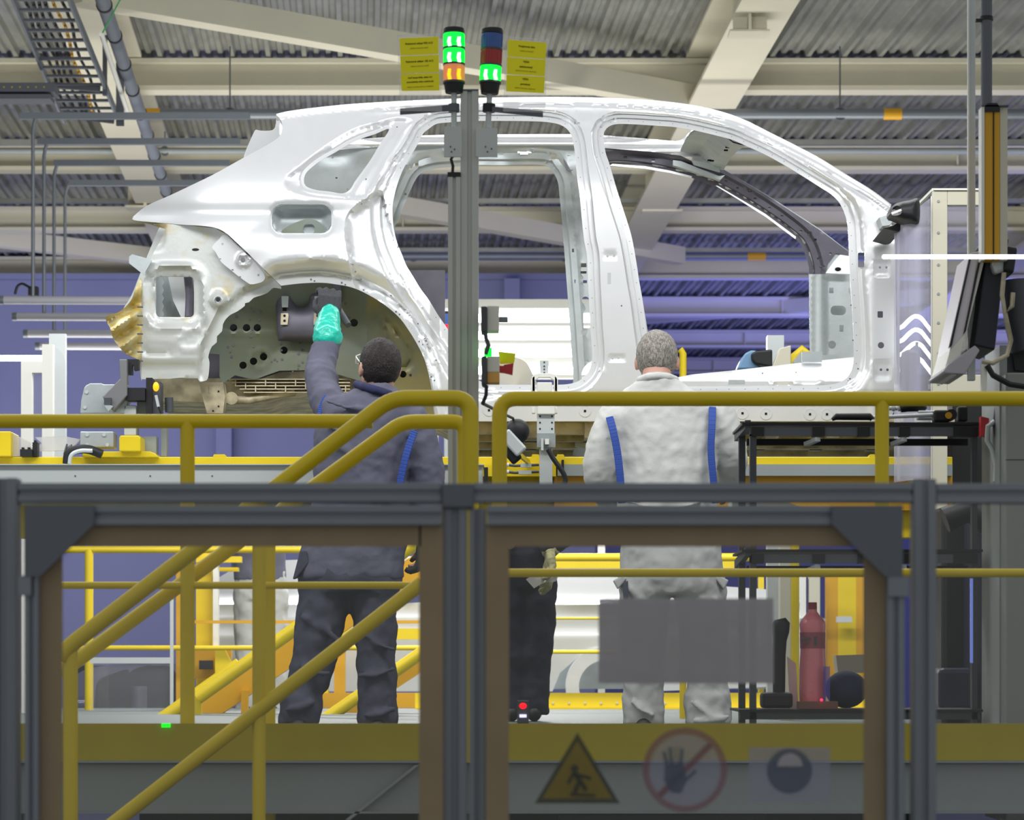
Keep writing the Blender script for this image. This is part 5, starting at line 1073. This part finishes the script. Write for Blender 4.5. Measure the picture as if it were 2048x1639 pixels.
j = MB()
torso(j, [(754, 1315, 33, .082, -.03), (762, 1315, 44, .095, -.02), (775, 1318, 64, .105, -.005), (794, 1322, 88, .115, 0), (822, 1328, 106, .13, 0), (860, 1332, 105, .14, 0), (900, 1333, 101, .145, 0), (950, 1334, 98, .14, 0), (1000, 1335, 99, .14, 0), (1022, 1335, 100, .14, 0)], D)
ap, arr = [P(1232, 838, D), P(1212, 880, D-.01), P(1198, 940, D), P(1212, 985, D+.1), P(1230, 1000, D+.24)], [.084, .074, .07, .064, .055]
bp_, brr = [P(1436, 834, D), P(1452, 870, D), P(1464, 915, D+.03), P(1456, 950, D+.14), P(1436, 978, D+.26)], [.084, .073, .068, .062, .055]
limb(j, ap, arr); limb(j, bp_, brr); sleeve_folds(j, ap, arr, 0, 6, .008); sleeve_folds(j, bp_, brr, 0, 6, .008)
for (x0, y0, x1, y1) in ((1250, 1000, 1330, 1014), (1340, 1015, 1420, 995), (1270, 985, 1400, 975)): j.tube([P(x0, y0, D-.13), P((x0+x1)/2, (y0+y1)/2+5, D-.142), P(x1, y1, D-.13)], .011, 8)
skinned(j, 'jacket', M['wj'], t, .010, 5, .022, .1, (.035, .006))
q = MB(); q.tube([P(1353, 766, D), P(1350, 759, D-.06), P(1335, 753, D-.095), P(1316, 751, D-.108), P(1297, 753, D-.095), P(1281, 759, D-.06), P(1278, 766, D)], .018, 12); skinned(q, 'collar', M['wj'], t, .006, 3)
stripe([P(1219, 834, D-.085), P(1226, 860, D-.12), P(1234, 900, D-.13), P(1240, 950, D-.135), P(1244, 1005, D-.13)], .032)
stripe([P(1425, 814, D-.075), P(1424, 850, D-.12), P(1422, 900, D-.13), P(1426, 950, D-.13), P(1431, 1005, D-.12)], .03)
q = MB()
q.loft([(X(1286, D), D, zdk+.05, .09, .095), (X(1287, D), D, zdk+.18, .088, .09), (X(1287, D), D, Z(1380, D), .084, .09), (X(1287, D), D, Z(1300, D), .092, .095), (X(1289, D), D, Z(1220, D), .105, .11), (X(1292, D), D, Z(1150, D), .115, .13)], 22)
q.loft([(X(1416, D), D, zdk+.05, .1, .1), (X(1415, D), D, zdk+.18, .098, .09), (X(1415, D), D+.01, Z(1380, D), .086, .09), (X(1412, D), D+.01, Z(1300, D), .095, .1), (X(1404, D), D, Z(1220, D), .11, .11), (X(1394, D), D, Z(1150, D), .115, .13)], 22)
torso(q, [(1010, 1338, 84, .13, 0), (1060, 1340, 96, .14, 0), (1110, 1342, 104, .15, 0), (1160, 1343, 108, .155, 0), (1190, 1343, 104, .14, 0)], D)
for (x0, y0, x1, y1) in ((1250, 1170, 1330, 1230), (1360, 1180, 1440, 1200), (1380, 1220, 1440, 1250), (1260, 1400, 1310, 1430), (1380, 1400, 1450, 1440), (1385, 1440, 1460, 1430), (1260, 1330, 1315, 1345)): q.tube([P(x0, y0, D-.1), P((x0+x1)/2, (y0+y1)/2+7, D-.112), P(x1, y1, D-.1)], .012, 8)
skinned(q, 'trousers', M['wp'], t, .011, 4, .03, .1, (.035, .008))
for (x_, s_) in ((1232, 1), (1452, -1)): MB().prism([(x_-6*s_, 1160), (x_+14*s_, 1150), (x_+22*s_, 1156), (x_+4*s_, 1178)], D-.09, .05).obj('pocket_flap', M['wp'], t, .006)
MB().prism([(1246, 1165), (1256, 1160), (1258, 1225), (1248, 1230)], D-.12, .02).obj('side_panel', M['navyp'], t, .004)
q = MB(); shoe(q, (X(1286, D), D, zdk)); shoe(q, (X(1416, D), D, zdk)); skinned(q, 'shoes', M['black'], t, .008, 3)
settle(t)
# ---- third worker beyond the car, seen below the line only
t = thing('person', 'worker in dark trousers with tan glove standing beyond the car by the middle post', 'person'); D = 15.2
b = MB(); L, R4 = head(b, (X(1050, D), D+.1, zdk+1.50), yaw=math.pi, tilt=-.2, s=.95); b.tube([L(0, -.03, -.03), (X(1050, D), D+.05, zdk+1.34)], [.058, .07], 16)
def mrow(z0, hw, ry): return (X(1050, D), D+.04, zdk+z0, hw, ry)
b.loft([mrow(.82, .14, .1), mrow(1.0, .13, .1), mrow(1.2, .15, .1), mrow(1.34, .14, .09)], 24)
limb(b, [(X(1005, D), D, zdk+1.28), (X(985, D), D-.04, zdk+1.02), (X(1020, D), D-.3, zdk+.95)], [.05, .042, .03])
wp3 = P(1100, 1108, D-.22); limb(b, [(X(1100, D), D, zdk+1.28), (X(1122, D), D-.02, zdk+1.02), wp3], [.05, .042, .03]); hand(b, wp3, (.05, -.5, -.8), (-1, 0, 0), 0, curl=.7)
for x_ in (1018, 1074): limb(b, [(X(x_, D), D, zdk+.85), (X(x_, D), D, zdk+.48), (X(x_, D), D, zdk+.1)], [.07, .05, .04])
skinned(b, 'body', M['skin'], t, .009, 3); features(L, t, R4); hair(L, R4, M['haird'], t, .96)
j = MB(); j.loft([mrow(.74, .16, .13), mrow(.9, .165, .13), mrow(1.1, .18, .13), mrow(1.3, .19, .12), mrow(1.36, .1, .1)], 24)
limb(j, [(X(1100, D), D, zdk+1.28), (X(1124, D), D-.02, zdk+1.02), P(1098, 1090, D-.2)], [.075, .065, .055]); limb(j, [(X(1005, D), D, zdk+1.28), (X(985, D), D-.04, zdk+1.02), (X(1018, D), D-.26, zdk+.95)], [.075, .065, .055])
skinned(j, 'jacket', M['navyp'], t, .012, 4, .02, .1)
q = MB()
q.loft([(X(1024, D), D, zdk+.04, .085, .09), (X(1024, D), D, zdk+.3, .09, .09), (X(1022, D), D, zdk+.5, .1, .1), (X(1022, D), D, zdk+.8, .11, .12)], 20); q.loft([(X(1066, D), D, zdk+.04, .085, .09), (X(1068, D), D, zdk+.3, .09, .09), (X(1074, D), D, zdk+.5, .1, .1), (X(1074, D), D, zdk+.8, .11, .12)], 20)
q.loft([(X(1050, D), D, zdk+.72, .16, .13), (X(1050, D), D, zdk+.86, .165, .14), (X(1050, D), D, zdk+1.0, .15, .12)], 22)
skinned(q, 'trousers', mat('ink_trousers', (42, 42, 58), .9, bump=.5, bscale=13), t, .012, 4, .03, .1); g = MB(); hand(g, wp3, (.05, -.5, -.8), (-1, 0, 0), 0, s=1.5, curl=.6); skinned(g, 'glove', M['tglove'], t, .006, 2, .02, .04)
q = MB(); shoe(q, (X(1024, D), D, zdk)); shoe(q, (X(1068, D), D, zdk)); skinned(q, 'shoes', M['black'], t, .01, 3); settle(t)
tag(MB().add([P(1052, 1158, D-.35), P(1078, 1140, D-.36), P(1100, 1150, D-.34), P(1120, 1146, D-.36), P(1112, 1162, D-.36), P(1084, 1166, D-.37), P(1068, 1176, D-.36)]+[v+Vector((0, .02, 0)) for v in [P(1052, 1158, D-.35), P(1078, 1140, D-.36), P(1100, 1150, D-.34), P(1120, 1146, D-.36), P(1112, 1162, D-.36), P(1084, 1166, D-.37), P(1068, 1176, D-.36)]], [(0, 6, 5, 4, 3, 2, 1), (7, 8, 9, 10, 11, 12, 13)]+[(i, (i+1) % 7, (i+1) % 7+7, i+7) for i in range(7)]).obj('cleaning_cloth', M['film']), 'crumpled thin cloth held by the tan glove beyond the car', 'cloth')
# ---- fourth worker far behind
t = thing('person', 'distant worker in pale trousers and dark jacket behind the yellow stairs', 'person'); D = 20.9
def fr(px_, py_, hw, ry): return (X(px_, D), D, Z(py_, D), hw/F*D, ry)
b = MB(); L, R4 = head(b, P(520, 962, D), s=1.0); b.tube([L(0, -.03, -.03), P(520, 1005, D)], [.06, .07], 14)
b.loft([fr(520, 1140, 42, .1), fr(520, 1050, 38, .1), fr(520, 1010, 42, .1)], 20); limb(b, [P(480, 1020, D), P(466, 1050, D), P(492, 1066, D-.2)], [.05, .04, .03]); limb(b, [P(560, 1020, D), P(576, 1050, D), P(552, 1066, D-.2)], [.05, .04, .03])
for x_ in (498, 545): limb(b, [P(x_, 1150, D), P(x_, 1270, D), P(x_, 1390, D)], [.07, .05, .04]); hand(b, P(494 if x_ < 520 else 550, 1066, D-.22), (0, -.8, 0), (1, 0, 0), 0, curl=.6)
skinned(b, 'body', M['skin'], t, .01, 3); features(L, t, R4); hair(L, R4, M['haird'], t, 1.0)
j = MB(); j.loft([fr(520, 1160, 54, .15), fr(520, 1100, 50, .14), fr(520, 1030, 52, .14), fr(520, 1004, 40, .1)], 20); limb(j, [P(478, 1024, D), P(464, 1050, D), P(490, 1066, D-.18)], [.08, .07, .055]); limb(j, [P(562, 1024, D), P(578, 1050, D), P(554, 1066, D-.18)], [.08, .07, .055]); skinned(j, 'jacket', M['navy'], t, .014, 3, .02, .1)
q = MB(); q.loft([fr(494, 1425, 24, .09), fr(495, 1300, 26, .1), fr(498, 1180, 32, .13)], 18); q.loft([fr(548, 1425, 24, .09), fr(548, 1300, 26, .1), fr(545, 1180, 32, .13)], 18); q.loft([fr(521, 1200, 56, .15), fr(521, 1140, 52, .14)], 18); skinned(q, 'trousers', M['wp'], t, .014, 3, .03, .1)
q = MB(); shoe(q, P(494, 1430, D)); shoe(q, P(548, 1430, D)); skinned(q, 'shoes', M['black'], t, .01, 2); settle(t)
tag(MB().box(X(300, 21), X(1830, 21), 20.4, 24.2, 0, Z(1432, 21)).obj('back_platform', M['deckg']), 'grey platform of the station behind, seen between the far rails', 'platform', kind='structure')
# ================================================================ rack, tools, cabinet and screens on the right
D = 9.9
t = thing('rack_trolley', 'dark tube frame rack with three shelves at right', 'rack')
for (x0, x1, y0) in ((1478, 1491, 868), (1500, 1513, 868), (1944, 1955, 868)): MB().rect(x0, x1, y0, 1499-(4 if x0 == 1478 else 0), D+(.25 if x0 == 1478 else 0), .035).obj('upright', M['dgrey'], t)
def shelf(y, x0, x1, full):
    o_ = MB().prism([(x0+10, y), (x1, y), (x1, y+5), (x0+10, y+5)], D-.01, .42).obj('shelf', M['black'], t)
    MB().rect(x0+26, x1-8, y+10, y+27, D, .03).obj('front_bar', M['alud'], o_)
    MB().rect(x0+20, x1-30, y+33, y+46, D+.32, .03).obj('rear_bar', M['black'], o_)
    for xx in ((1504, 1528), (1626, 1650), (1716, 1740), (1800, 1820), (1908, 1956)):
        if xx[0] < x1: MB().rect(xx[0], xx[1], y+9, y+28, D-.01, .05).obj('joint', M['black'], o_)
    MB().bar(P(x0, y+30, D+.38), P(x0+22, y+4, D), .02, .03).obj('side_bar', M['dgrey'], o_)
    for xx in (1622, 1795): MB().bar(P(xx-10, y+44, D+.05), P(xx+14, y+34, D-.01), .02, .014).obj('clamp', M['alul'], o_)
shelf(844, 1474, 1966, True); shelf(1098, 1474, 1966, True)
MB().rect(1478, 1966, 1418, 1423, D-.01, .42).obj('shelf', M['black'], t); MB().rect(1484, 1960, 1423, 1438, D, .03).obj('front_bar', M['dgrey'], t); MB().rect(1480, 1500, 1418, 1438, D-.02, .05).obj('joint', M['black'], t)
settle(t)
t = thing('torque_wrench', 'torque wrench with black grip lying on top of the rack', 'wrench'); MB().tube([P(1664, 839, D+.05), P(1672, 833, D+.05), P(1740, 833, D+.05), P(1745, 838, D+.05)], [.006, .012, .013, .01], 14).obj('grip', M['black'], t)
MB().cyl(P(1742, 835, D+.05), P(1870, 829, D+.05), .007).obj('shaft', M['alul'], t); MB().rect(1868, 1902, 819, 843, D+.02, .06).obj('head', M['black'], t, .008); c = P(1900, 830.5, D+.05); MB().cyl(c-Vector((0, .035, 0)), c+Vector((0, .03, 0)), .02, 20).obj('drive_housing', M['black'], t)
c = P(1897, 830.5, D+.012); MB().cyl(c-Vector((0, .004, 0)), c, .012, 20).obj('dial', M['yeld'], t); settle(t)
t = thing('nutrunner', 'dark power nutrunner with silver nose lying behind the torque wrench', 'tool'); MB().tube([P(1800, 817, D+.25), P(1815, 811, D+.25), P(1842, 812, D+.25), P(1850, 820, D+.25)], [.015, .022, .02, .012], 14).obj('motor_housing', M['black'], t)
for k in range(4): MB().cyl(P(1778+k*6, 816, D+.25), P(1783+k*6, 816, D+.25), .008+.003*(k % 2)).obj('nose', M['alul'], t)
MB().rect(1836, 1890, 820, 838, D+.22, .05).obj('body', M['alul'], t, .006); settle(t)
tag(MB().rect(1916, 1936, 812, 842, D+.1, .05).obj('socket_holder', M['black'], bevel=.006), 'dark upright socket holder at the right end of the rack top', 'holder')
# bottle and small things on the lowest shelf
t = thing('bottle', 'pink plastic bottle with dark red cap on the lowest shelf', 'bottle'); Db = D+.12; c = P(1625, 1417, Db); q = MB(); u = Db/F
prof_ = [(1418, 24), (1412, 26), (1390, 27), (1340, 26.5), (1300, 24.5), (1280, 23), (1262, 25), (1248, 26), (1238, 22), (1228, 13), (1222, 9), (1218, 9)]
q.tube([(c.x, c.y, Z(y_, Db)) for y_, _ in prof_], [r_*u for _, r_ in prof_], 28); q.obj('bottle_shell', M['pink'], t)
MB().cyl((c.x, c.y, Z(1220, Db)), (c.x, c.y, Z(1204, Db)), 9*u, 20).obj('cap', mat('cap_red', (150, 34, 66), .4), t)
o_ = MB().tube([(c.x, c.y, Z(1296, Db)), (c.x, c.y, Z(1264, Db))], [25*u, 25.6*u], 28).obj('label', mat('label_mauve', (168, 92, 104), .5), t)
q = MB(); q.rect(1628, 1634, 1272, 1290, Db-26*u, .002); q.rect(1603, 1622, 1274, 1278, Db-25.8*u, .002); q.rect(1604, 1618, 1283, 1286, Db-25.8*u, .002); q.obj('print', M['dsteel'], o_); settle(t)
t = thing('torch', 'tall black scanner or torch with round foot left of the pink bottle', 'torch'); q = MB(); q.tube([P(1558, 1386, D+.1), P(1558, 1310, D+.1), P(1560, 1280, D+.1), P(1562, 1262, D+.1), P(1562, 1246, D+.1), P(1560, 1237, D+.1)], [.022, .024, .024, .03, .032, .02], 18); q.obj('body', M['black'], t); MB().rect(1524, 1586, 1384, 1416, D+.05, .1).obj('foot', M['black'], t, .012); settle(t)
tag(MB().prism([(1574, 1312), (1592, 1326), (1597, 1416), (1580, 1416)], D+.2, .004).obj('paper_sheet', M['white']), 'white paper leaning behind the torch beside the pink bottle', 'paper')
tag(MB().ball(P(1692, 1378, D+.15), .09, 24, 16, (.85, .8, .75)).obj('cloth_bundle', mat('navy_cloth', (28, 38, 74), .8, bump=.5, bscale=30)), 'dark blue rounded cloth bundle right of the pink bottle', 'bundle')
tag(MB().prism([(1672, 1310), (1730, 1308), (1730, 1345), (1676, 1345)], D+.4, .1).obj('carton', M['cream']), 'pale box behind the dark blue bundle', 'box')
tag(MB().rect(1647, 1660, 1332, 1414, D+.05, .01).obj('clear_holder', mat('violet_acrylic', (96, 86, 200), .2, alpha=.5)), 'violet tinted clear holder beside the pink bottle', 'holder')
tag(MB().rect(1598, 1676, 1402, 1417, D+.03, .08).obj('small_tray', mat('brown_tray', (130, 90, 80), .5)), 'small brown tray under the pink bottle', 'tray')
tag(MB().ball(P(1643, 1399, D+.02), .005, 10, 8).obj('indicator_lamp', mat('red_led', (255, 30, 70), .3, emit=4)), 'small red indicator light at the foot of the pink bottle', 'light')
t = thing('indicator_unit', 'small unit with red and white lights in front of the dark trousers', 'light'); MB().rect(1034, 1058, 1400, 1446, 8.7, .012).obj('housing', M['dgrey'], t, .003); c = P(1046, 1411, 8.698); MB().ball(c, .011, 14, 10, (1, .4, .8)).obj('red_light', mat('red_led2', (255, 0, 20), .3, emit=2.5), t); MB().rect(1039, 1053, 1428, 1434, 8.69, .01).obj('white_light', mat('white_led', (210, 210, 255), .3, emit=1.5), t); settle(t)
tag(MB().rect(323, 340, 1446, 1454, 8.689, .012).obj('green_light', mat('green_led', (0, 230, 20), .3, emit=1.5)), 'small green light on the kick board at left', 'light')
tag(MB().prism([(1464, 1000), (1492, 996), (1560, 1000), (1600, 1012), (1600, 1030), (1464, 1030)], D+.3, .2).obj('white_cloth', M['white']), 'white cloth with green edge between the fence bars', 'cloth')
# electric cabinet at the right edge
t = thing('electric_cabinet', 'tall grey cabinet cut by the right edge of the picture', 'cabinet'); D = 9.6
MB().rect(2012, 2200, 745, 1640, D, .5).obj('body', mat('cabinet_grey', (142, 146, 142), .5), t, .005); MB().rect(2012, 2200, 918, 919.5, D-.002, .004).obj('door_gap', M['dgrey'], t); MB().rect(1999, 2014, 690, 1640, D+.1, .3).obj('side', M['grey'], t); settle(t)
mb = MB().rect(1964, 1998, 1010, 1440, D-.1, .2)
t = thing('dark_machine', 'dark machine housing behind the fence pane at right', 'machine'); D = 10.6; MB().rect(1884, 1938, 1010, 1481, D+.5, .3).obj('housing', M['black'], t, .02); MB().rect(1950, 2000, 1010, 1485, D+.2, .3).obj('side_unit', mat('night_blue', (34, 36, 56), .4), t, .02); MB().tube([P(1890, 1040, D), P(1940, 1020, D), P(1990, 1060, D), P(1996, 1130, D)], .05, 14).obj('duct_hose', M['black'], t); MB().rect(1878, 1948, 1335, 1420, D+.1, .3).obj('console', mat('night_console', (30, 36, 60), .4), t, .02); MB().rect(1893, 1910, 1416, 1431, D+.08, .02).obj('tag_plate', M['alul'], t); settle(t)
tag(MB().rect(1941, 1946, 1156, 1325, 9.4, .01).obj('blue_tube', mat('blue_neon', (110, 130, 220), .3, emit=.5)), 'thin pale blue upright tube at right behind the fence pane', 'tube')
t = thing('red_tool_holder', 'red holder with pale hose at the right end of the rack', 'holder'); D = 9.8
MB().prism([(1962, 832), (1978, 836), (1980, 872), (1962, 872)], D, .04).obj('red_block', M['red'], t); MB().tube([P(1990, 842, D), P(1976, 852, D-.02), P(1974, 880, D), P(1984, 898, D), P(1992, 930, D), P(1990, 962, D)], .009, 10).obj('hose', M['alul'], t)
MB().tube([P(2002, 800, D), P(1996, 850, D), P(2004, 900, D), P(2000, 970, D)], .02, 10).obj('dark_hose', M['dgrey'], t); settle(t)
# monitor seen from the side
t = thing('monitor', 'tilted monitor seen edge-on with pale bezel and dark back at the right edge', 'monitor'); D = 9.5
MB().prism([(1955, 503), (1976, 492), (1912, 752), (1888, 742)], D-.02, .3).obj('bezel', M['white'], t, .004)
MB().prism([(1940, 510), (1944, 508), (1904, 690), (1898, 696)], D-.03, .02).obj('screen_gap', M['black'], t); MB().prism([(1957, 522), (1962, 518), (1932, 662), (1927, 668)], D-.03, .02).obj('bezel_gap', M['black'], t)
MB().prism([(1942, 506), (1958, 502), (1932, 664), (1900, 700)], D-.022, .3).obj('screen_frame', mat('pale_frame', (214, 208, 214), .4), t, .002)
MB().prism([(1974, 500), (1996, 500), (2010, 520), (1990, 700), (1948, 690)], D, .3).obj('back_cover', mat('monitor_black', (24, 28, 40), .5), t, .006)
MB().prism([(1966, 486), (1982, 470), (2018, 478), (2016, 492), (1984, 486), (1974, 502)], D-.03, .32).obj('top_hood', M['dgrey'], t, .004)
MB().prism([(1886, 742), (1896, 728), (1950, 690), (1960, 700), (1930, 748), (1890, 746)], D-.04, .34).obj('keyboard_tray', mat('pale_tray', (176, 172, 182), .4), t, .004)
MB().prism([(1990, 490), (2014, 486), (2012, 540), (1990, 548), (1984, 530)], D-.04, .1).obj('hinge_cover', M['alul'], t, .01); MB().prism([(2012, 490), (2036, 494), (2028, 548), (2008, 540)], D-.06, .16).obj('arm_joint', M['black'], t, .01)
MB().tube([P(2008, 545, D-.06), P(2004, 590, D-.06), P(2010, 626, D-.06), P(2024, 612, D-.06), P(2026, 585, D-.06)], .008, 8).obj('cable', M['tan'], t); MB().tube([P(2010, 626, D-.07), P(2022, 680, D-.07), P(2014, 710, D-.07), P(1985, 726, D-.07), P(1964, 722, D-.07)], .008, 8).obj('cable', M['tan'], t)
MB().tube([P(1974, 730, D-.08), P(1986, 750, D-.08), P(2020, 768, D-.08), P(2060, 774, D-.08)], .01, 8).obj('cable', M['black'], t); MB().rect(1964, 1974, 722, 790, D-.07, .03).obj('strut', M['white'], t); settle(t)
t = thing('arm_bracket', 'dark bracket with round opening carrying the monitor at the right edge', 'bracket'); MB().prism([(2014, 690), (2070, 690), (2070, 780), (2006, 780), (2010, 700)], D+.35, .1).obj('plate', M['dgrey'], t, .006); MB().prism([(2026, 704), (2070, 706), (2070, 744), (2030, 740)], D+.33, .03).obj('opening', M['black'], t); MB().tube([P(2030, 560, D+.3), P(2036, 640, D+.3), P(2050, 700, D+.3)], .05, 12).obj('arm', M['dgrey'], t); settle(t)
# columns at right
t = thing('light_curtain_column', 'yellow light curtain in a white housing with grey pole above at the right', 'column'); D = 9.4
MB().rect(1963, 1969, 212, 520, D, .06).obj('housing_edge', M['white'], t); MB().rect(1969, 2000, 220, 520, D+.005, .06).obj('yellow_profile', M['yeld'], t, .004); MB().rect(1986, 1988.5, 224, 520, D+.002, .01).obj('lens_strip', M['ink'], t)
MB().rect(2000, 2015, 212, 520, D+.01, .06).obj('rear_housing', M['cream'], t); MB().prism([(1970, 212), (1976, 206), (1994, 206), (2000, 214), (2000, 223), (1970, 223)], D-.003, .07).obj('end_cap', M['black'], t); MB().rect(1963, 2017, 210, 213, D-.003, .08).obj('cover_plate', M['dgrey'], t)
MB().cyl(P(1973, 212, D+.03), P(1973, -40, D+.03), .019, 20).obj('pole', M['alud'], t); MB().cyl(P(1973, 33, D+.03), P(1973, 41, D+.03), .022, 20).obj('clamp_ring', M['black'], t); MB().rect(1952, 1973, 37, 42, D+.02, .02).obj('clamp_arm', M['black'], t); settle(t)
t = thing('white_upright', 'thin white upright bar left of the yellow light curtain', 'bar'); MB().rect(1937, 1951, -40, 760, 9.6, .03).obj('bar', M['alul'], t, .002); MB().rect(1936, 1939, -40, 760, 9.59, .01).obj('edge', M['white'], t); settle(t)
# acrylic box
t = thing('acrylic_enclosure', 'clear acrylic enclosure with white frame at the front of the car', 'enclosure'); D = 12.2
q = MB(); q.rect(1865, 1895, 378, 1467, D, .03); q.rect(1895, 1966, 378, 410, D, .03); q.rect(1895, 1966, 749, 790, D, .03); q.obj('frame', M['cream'], t, .003)
q = MB(); q.bar(P(1838, 408, D+.35), P(1867, 379, D), .012, .012); q.bar(P(1867, 378.5, D-.004), P(1966, 378.5, D-.004), .012, .008); q.obj('edge_strip', M['white'], t)
for yy in (402, 465, 529, 587, 645, 706, 767): c = P(1877, yy, D-.004); MB().cyl(c, c+Vector((0, .006, 0)), .006, 10).obj('bolt', M['grey'], t)
MB().rect(1895, 1966, 410, 749, D+.01, .004).obj('pane', M['frosty'], t)
vs = []; n = 14
for z_ in (392, 960):
    for k in range(n+1):
        u = k/n; p = P(1797+68*u, z_, D); vs.append((p.x, p.y+.14-.12*math.sin(math.pi*u)-.1*u, p.z if z_ > 400 else p.z-(1-u)*.12))
n0 = len(vs); vs += [(v_[0], v_[1]+.004, v_[2]) for v_ in vs]
fs = [(k, k+1, n+1+k+1, n+1+k) for k in range(n)]; fs += [tuple(a+n0 for a in f_[::-1]) for f_ in fs]
MB().add(vs, fs, True).obj('curved_sheet', mat('curved_acrylic', (205, 205, 222), .12, alpha=.42, coat=.5), t)
q = MB(); q.cyl(P(1797, 455, D+.12), P(1797, 960, D+.12), .006, 8); q.cyl(P(1864, 392, D+.02), P(1864, 960, D+.02), .006, 8); q.obj('sheet_edge', M['white'], t); settle(t)
for i, yy in enumerate((638, 665, 692, 722)):  # lamp reflections in the curved sheet, added as glowing tubes
    tt = [(1798, yy+18), (1806, yy+14), (1818, yy+2), (1830, yy-6), (1842, yy-2), (1852, yy+10), (1863, yy+24)]
    tag(MB().tube([P(a, b_, 12.75-.12*math.sin(math.pi*(a-1798)/65)) for a, b_ in smooth(tt, False, 4)], .010, 8).obj('arched_reflection', M['ltube_refl']), 'arched lamp reflection built as a glowing strip in the acrylic enclosure, %s of four' % ['topmost', 'second', 'third', 'lowest'][i], 'light', 'arched reflections')
t = thing('power_tool_hanging', 'grey rounded power tool with red band standing inside the acrylic enclosure', 'tool'); D = 12.47
MB().tube([P(1822, 700, D), P(1822, 706, D), P(1820, 724, D), P(1818, 742, D), P(1822, 758, D)], [.02, .04, .046, .04, .025], 18).obj('motor_housing', M['dgrey'], t); MB().rect(1809, 1829, 742, 913, D-.02, .05).obj('grip', M['black'], t, .006); MB().rect(1812, 1828, 742, 756, D-.023, .05).obj('red_band', M['red'], t, .004); MB().cyl(P(1833, 694, D-.02), P(1834, 684, D-.02), .006).obj('hanger', M['black'], t); settle(t)
t = thing('black_socket', 'small black socket block beside the grey power tool', 'block'); MB().rect(1841, 1867, 752, 790, D, .05).obj('block', M['black'], t); MB().cyl(P(1859, 768, D-.01), P(1859, 778, D-.01), .006).obj('pin', M['alul'], t); settle(t)
tag(MB().rect(1905, 2004, 800, 1455, 13.2, .3).obj('control_cabinet', M['black']), 'dark cabinet behind the right end of the rack', 'cabinet')
# beaded white reflection, added as a glowing tube
t = thing('bead_reflection', 'long thin white beaded reflection, built as a glowing strip, crossing in front of the monitor', 'light'); D = 8.9
q = MB(); q.cyl(P(1766, 512.5, D), P(2140, 512.5, D), .0055, 8); q.obj('strip', M['ltube_refl'], t); q = MB()
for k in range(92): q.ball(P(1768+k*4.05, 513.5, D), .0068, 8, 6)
q.obj('bead', M['ltube_refl'], t)['kind'] = 'stuff'; settle(t)
# mirror-like black housing at the pillar
t = thing('door_mirror', 'black open mirror housing fixed at the foot of the front pillar', 'mirror'); D = DB-.62
vs = []; n = 24; st = [(1782, 423, 11, 15), (1792, 422, 14, 22), (1810, 424, 17, 26), (1836, 421, 20, 24)]
q = MB()
outer = smooth([(1780, 430), (1781, 418), (1788, 409), (1800, 404), (1820, 400), (1838, 399), (1838, 445), (1822, 444), (1805, 441), (1792, 436)], True, 4)
sheet('housing', outer, [smooth([(1783, 424), (1787, 414), (1795, 411), (1802, 415), (1804, 420), (1803, 427), (1797, 430), (1790, 431), (1784, 430)], True, 3)], D, lambda q: ramp(dist(q, outer), [(0, .05), (5, .015), (14, 0)]), M['black'], t, 4, .10)
MB().bar(P(1783, 427, D+.01), P(1804, 419, D+.01), .008, .01).obj('spoke', M['white'], t)
MB().prism([(1765, 455), (1785, 450), (1800, 440), (1812, 443), (1806, 460), (1795, 463)], DB-.45, .4).obj('foot', M['black'], t, .01)
MB().prism([(1758, 434), (1776, 429), (1785, 433), (1785, 445), (1780, 451), (1764, 453)], DB-.1, .1).obj('mounting_plate', M['zinc'], t, .003); c = P(1778.5, 438.5, DB-.103); MB().cyl(c, c+Vector((0, .006, 0)), .005, 12).obj('fixing_hole', M['hole'], t); settle(t)
# things seen behind the sloping floor panel
t = thing('blue_device', 'light blue moulded device with black ribbed grip behind the floor panel', 'device'); D = 15.6
MB().prism([(1474, 738), (1480, 722), (1490, 706), (1502, 700), (1520, 701), (1520, 738)], D, .2).obj('housing', mat('light_blue', (112, 150, 186), .4), t, .01); MB().prism([(1503, 706), (1512, 701), (1545, 698), (1545, 734), (1512, 728), (1504, 720)], D-.05, .12).obj('grip', M['black'], t, .01); settle(t)
tag(MB().rect(1535, 1568, 670, 1437, 15.8, .1).obj('slotted_post', M['alul']), 'white slotted post stub right of the light blue device', 'post')
tag(MB().prism([(1544, 735), (1560, 696), (1582, 690), (1582, 1440), (1560, 1440), (1560, 735)], 15.5, .1).obj('cream_block', M['cream'], bevel=.005), 'cream block in front of the white slotted post stub', 'block')
tag(MB().tube([P(1366, 1436, 16), P(1366, 706, 16), P(1360, 698, 16)], .02, 12).obj('yellow_tube', M['yel']), 'short upright yellow tube beside the grey haired head', 'tube')
tag(MB().tube([P(1588, 1436, 16), P(1588, 730, 16), P(1592, 712, 16), P(1604, 700, 16), P(1616, 712, 16)], .03, 12).obj('curved_tube', M['yel']), 'small curved yellow handle left of the far pillar foot', 'handle')
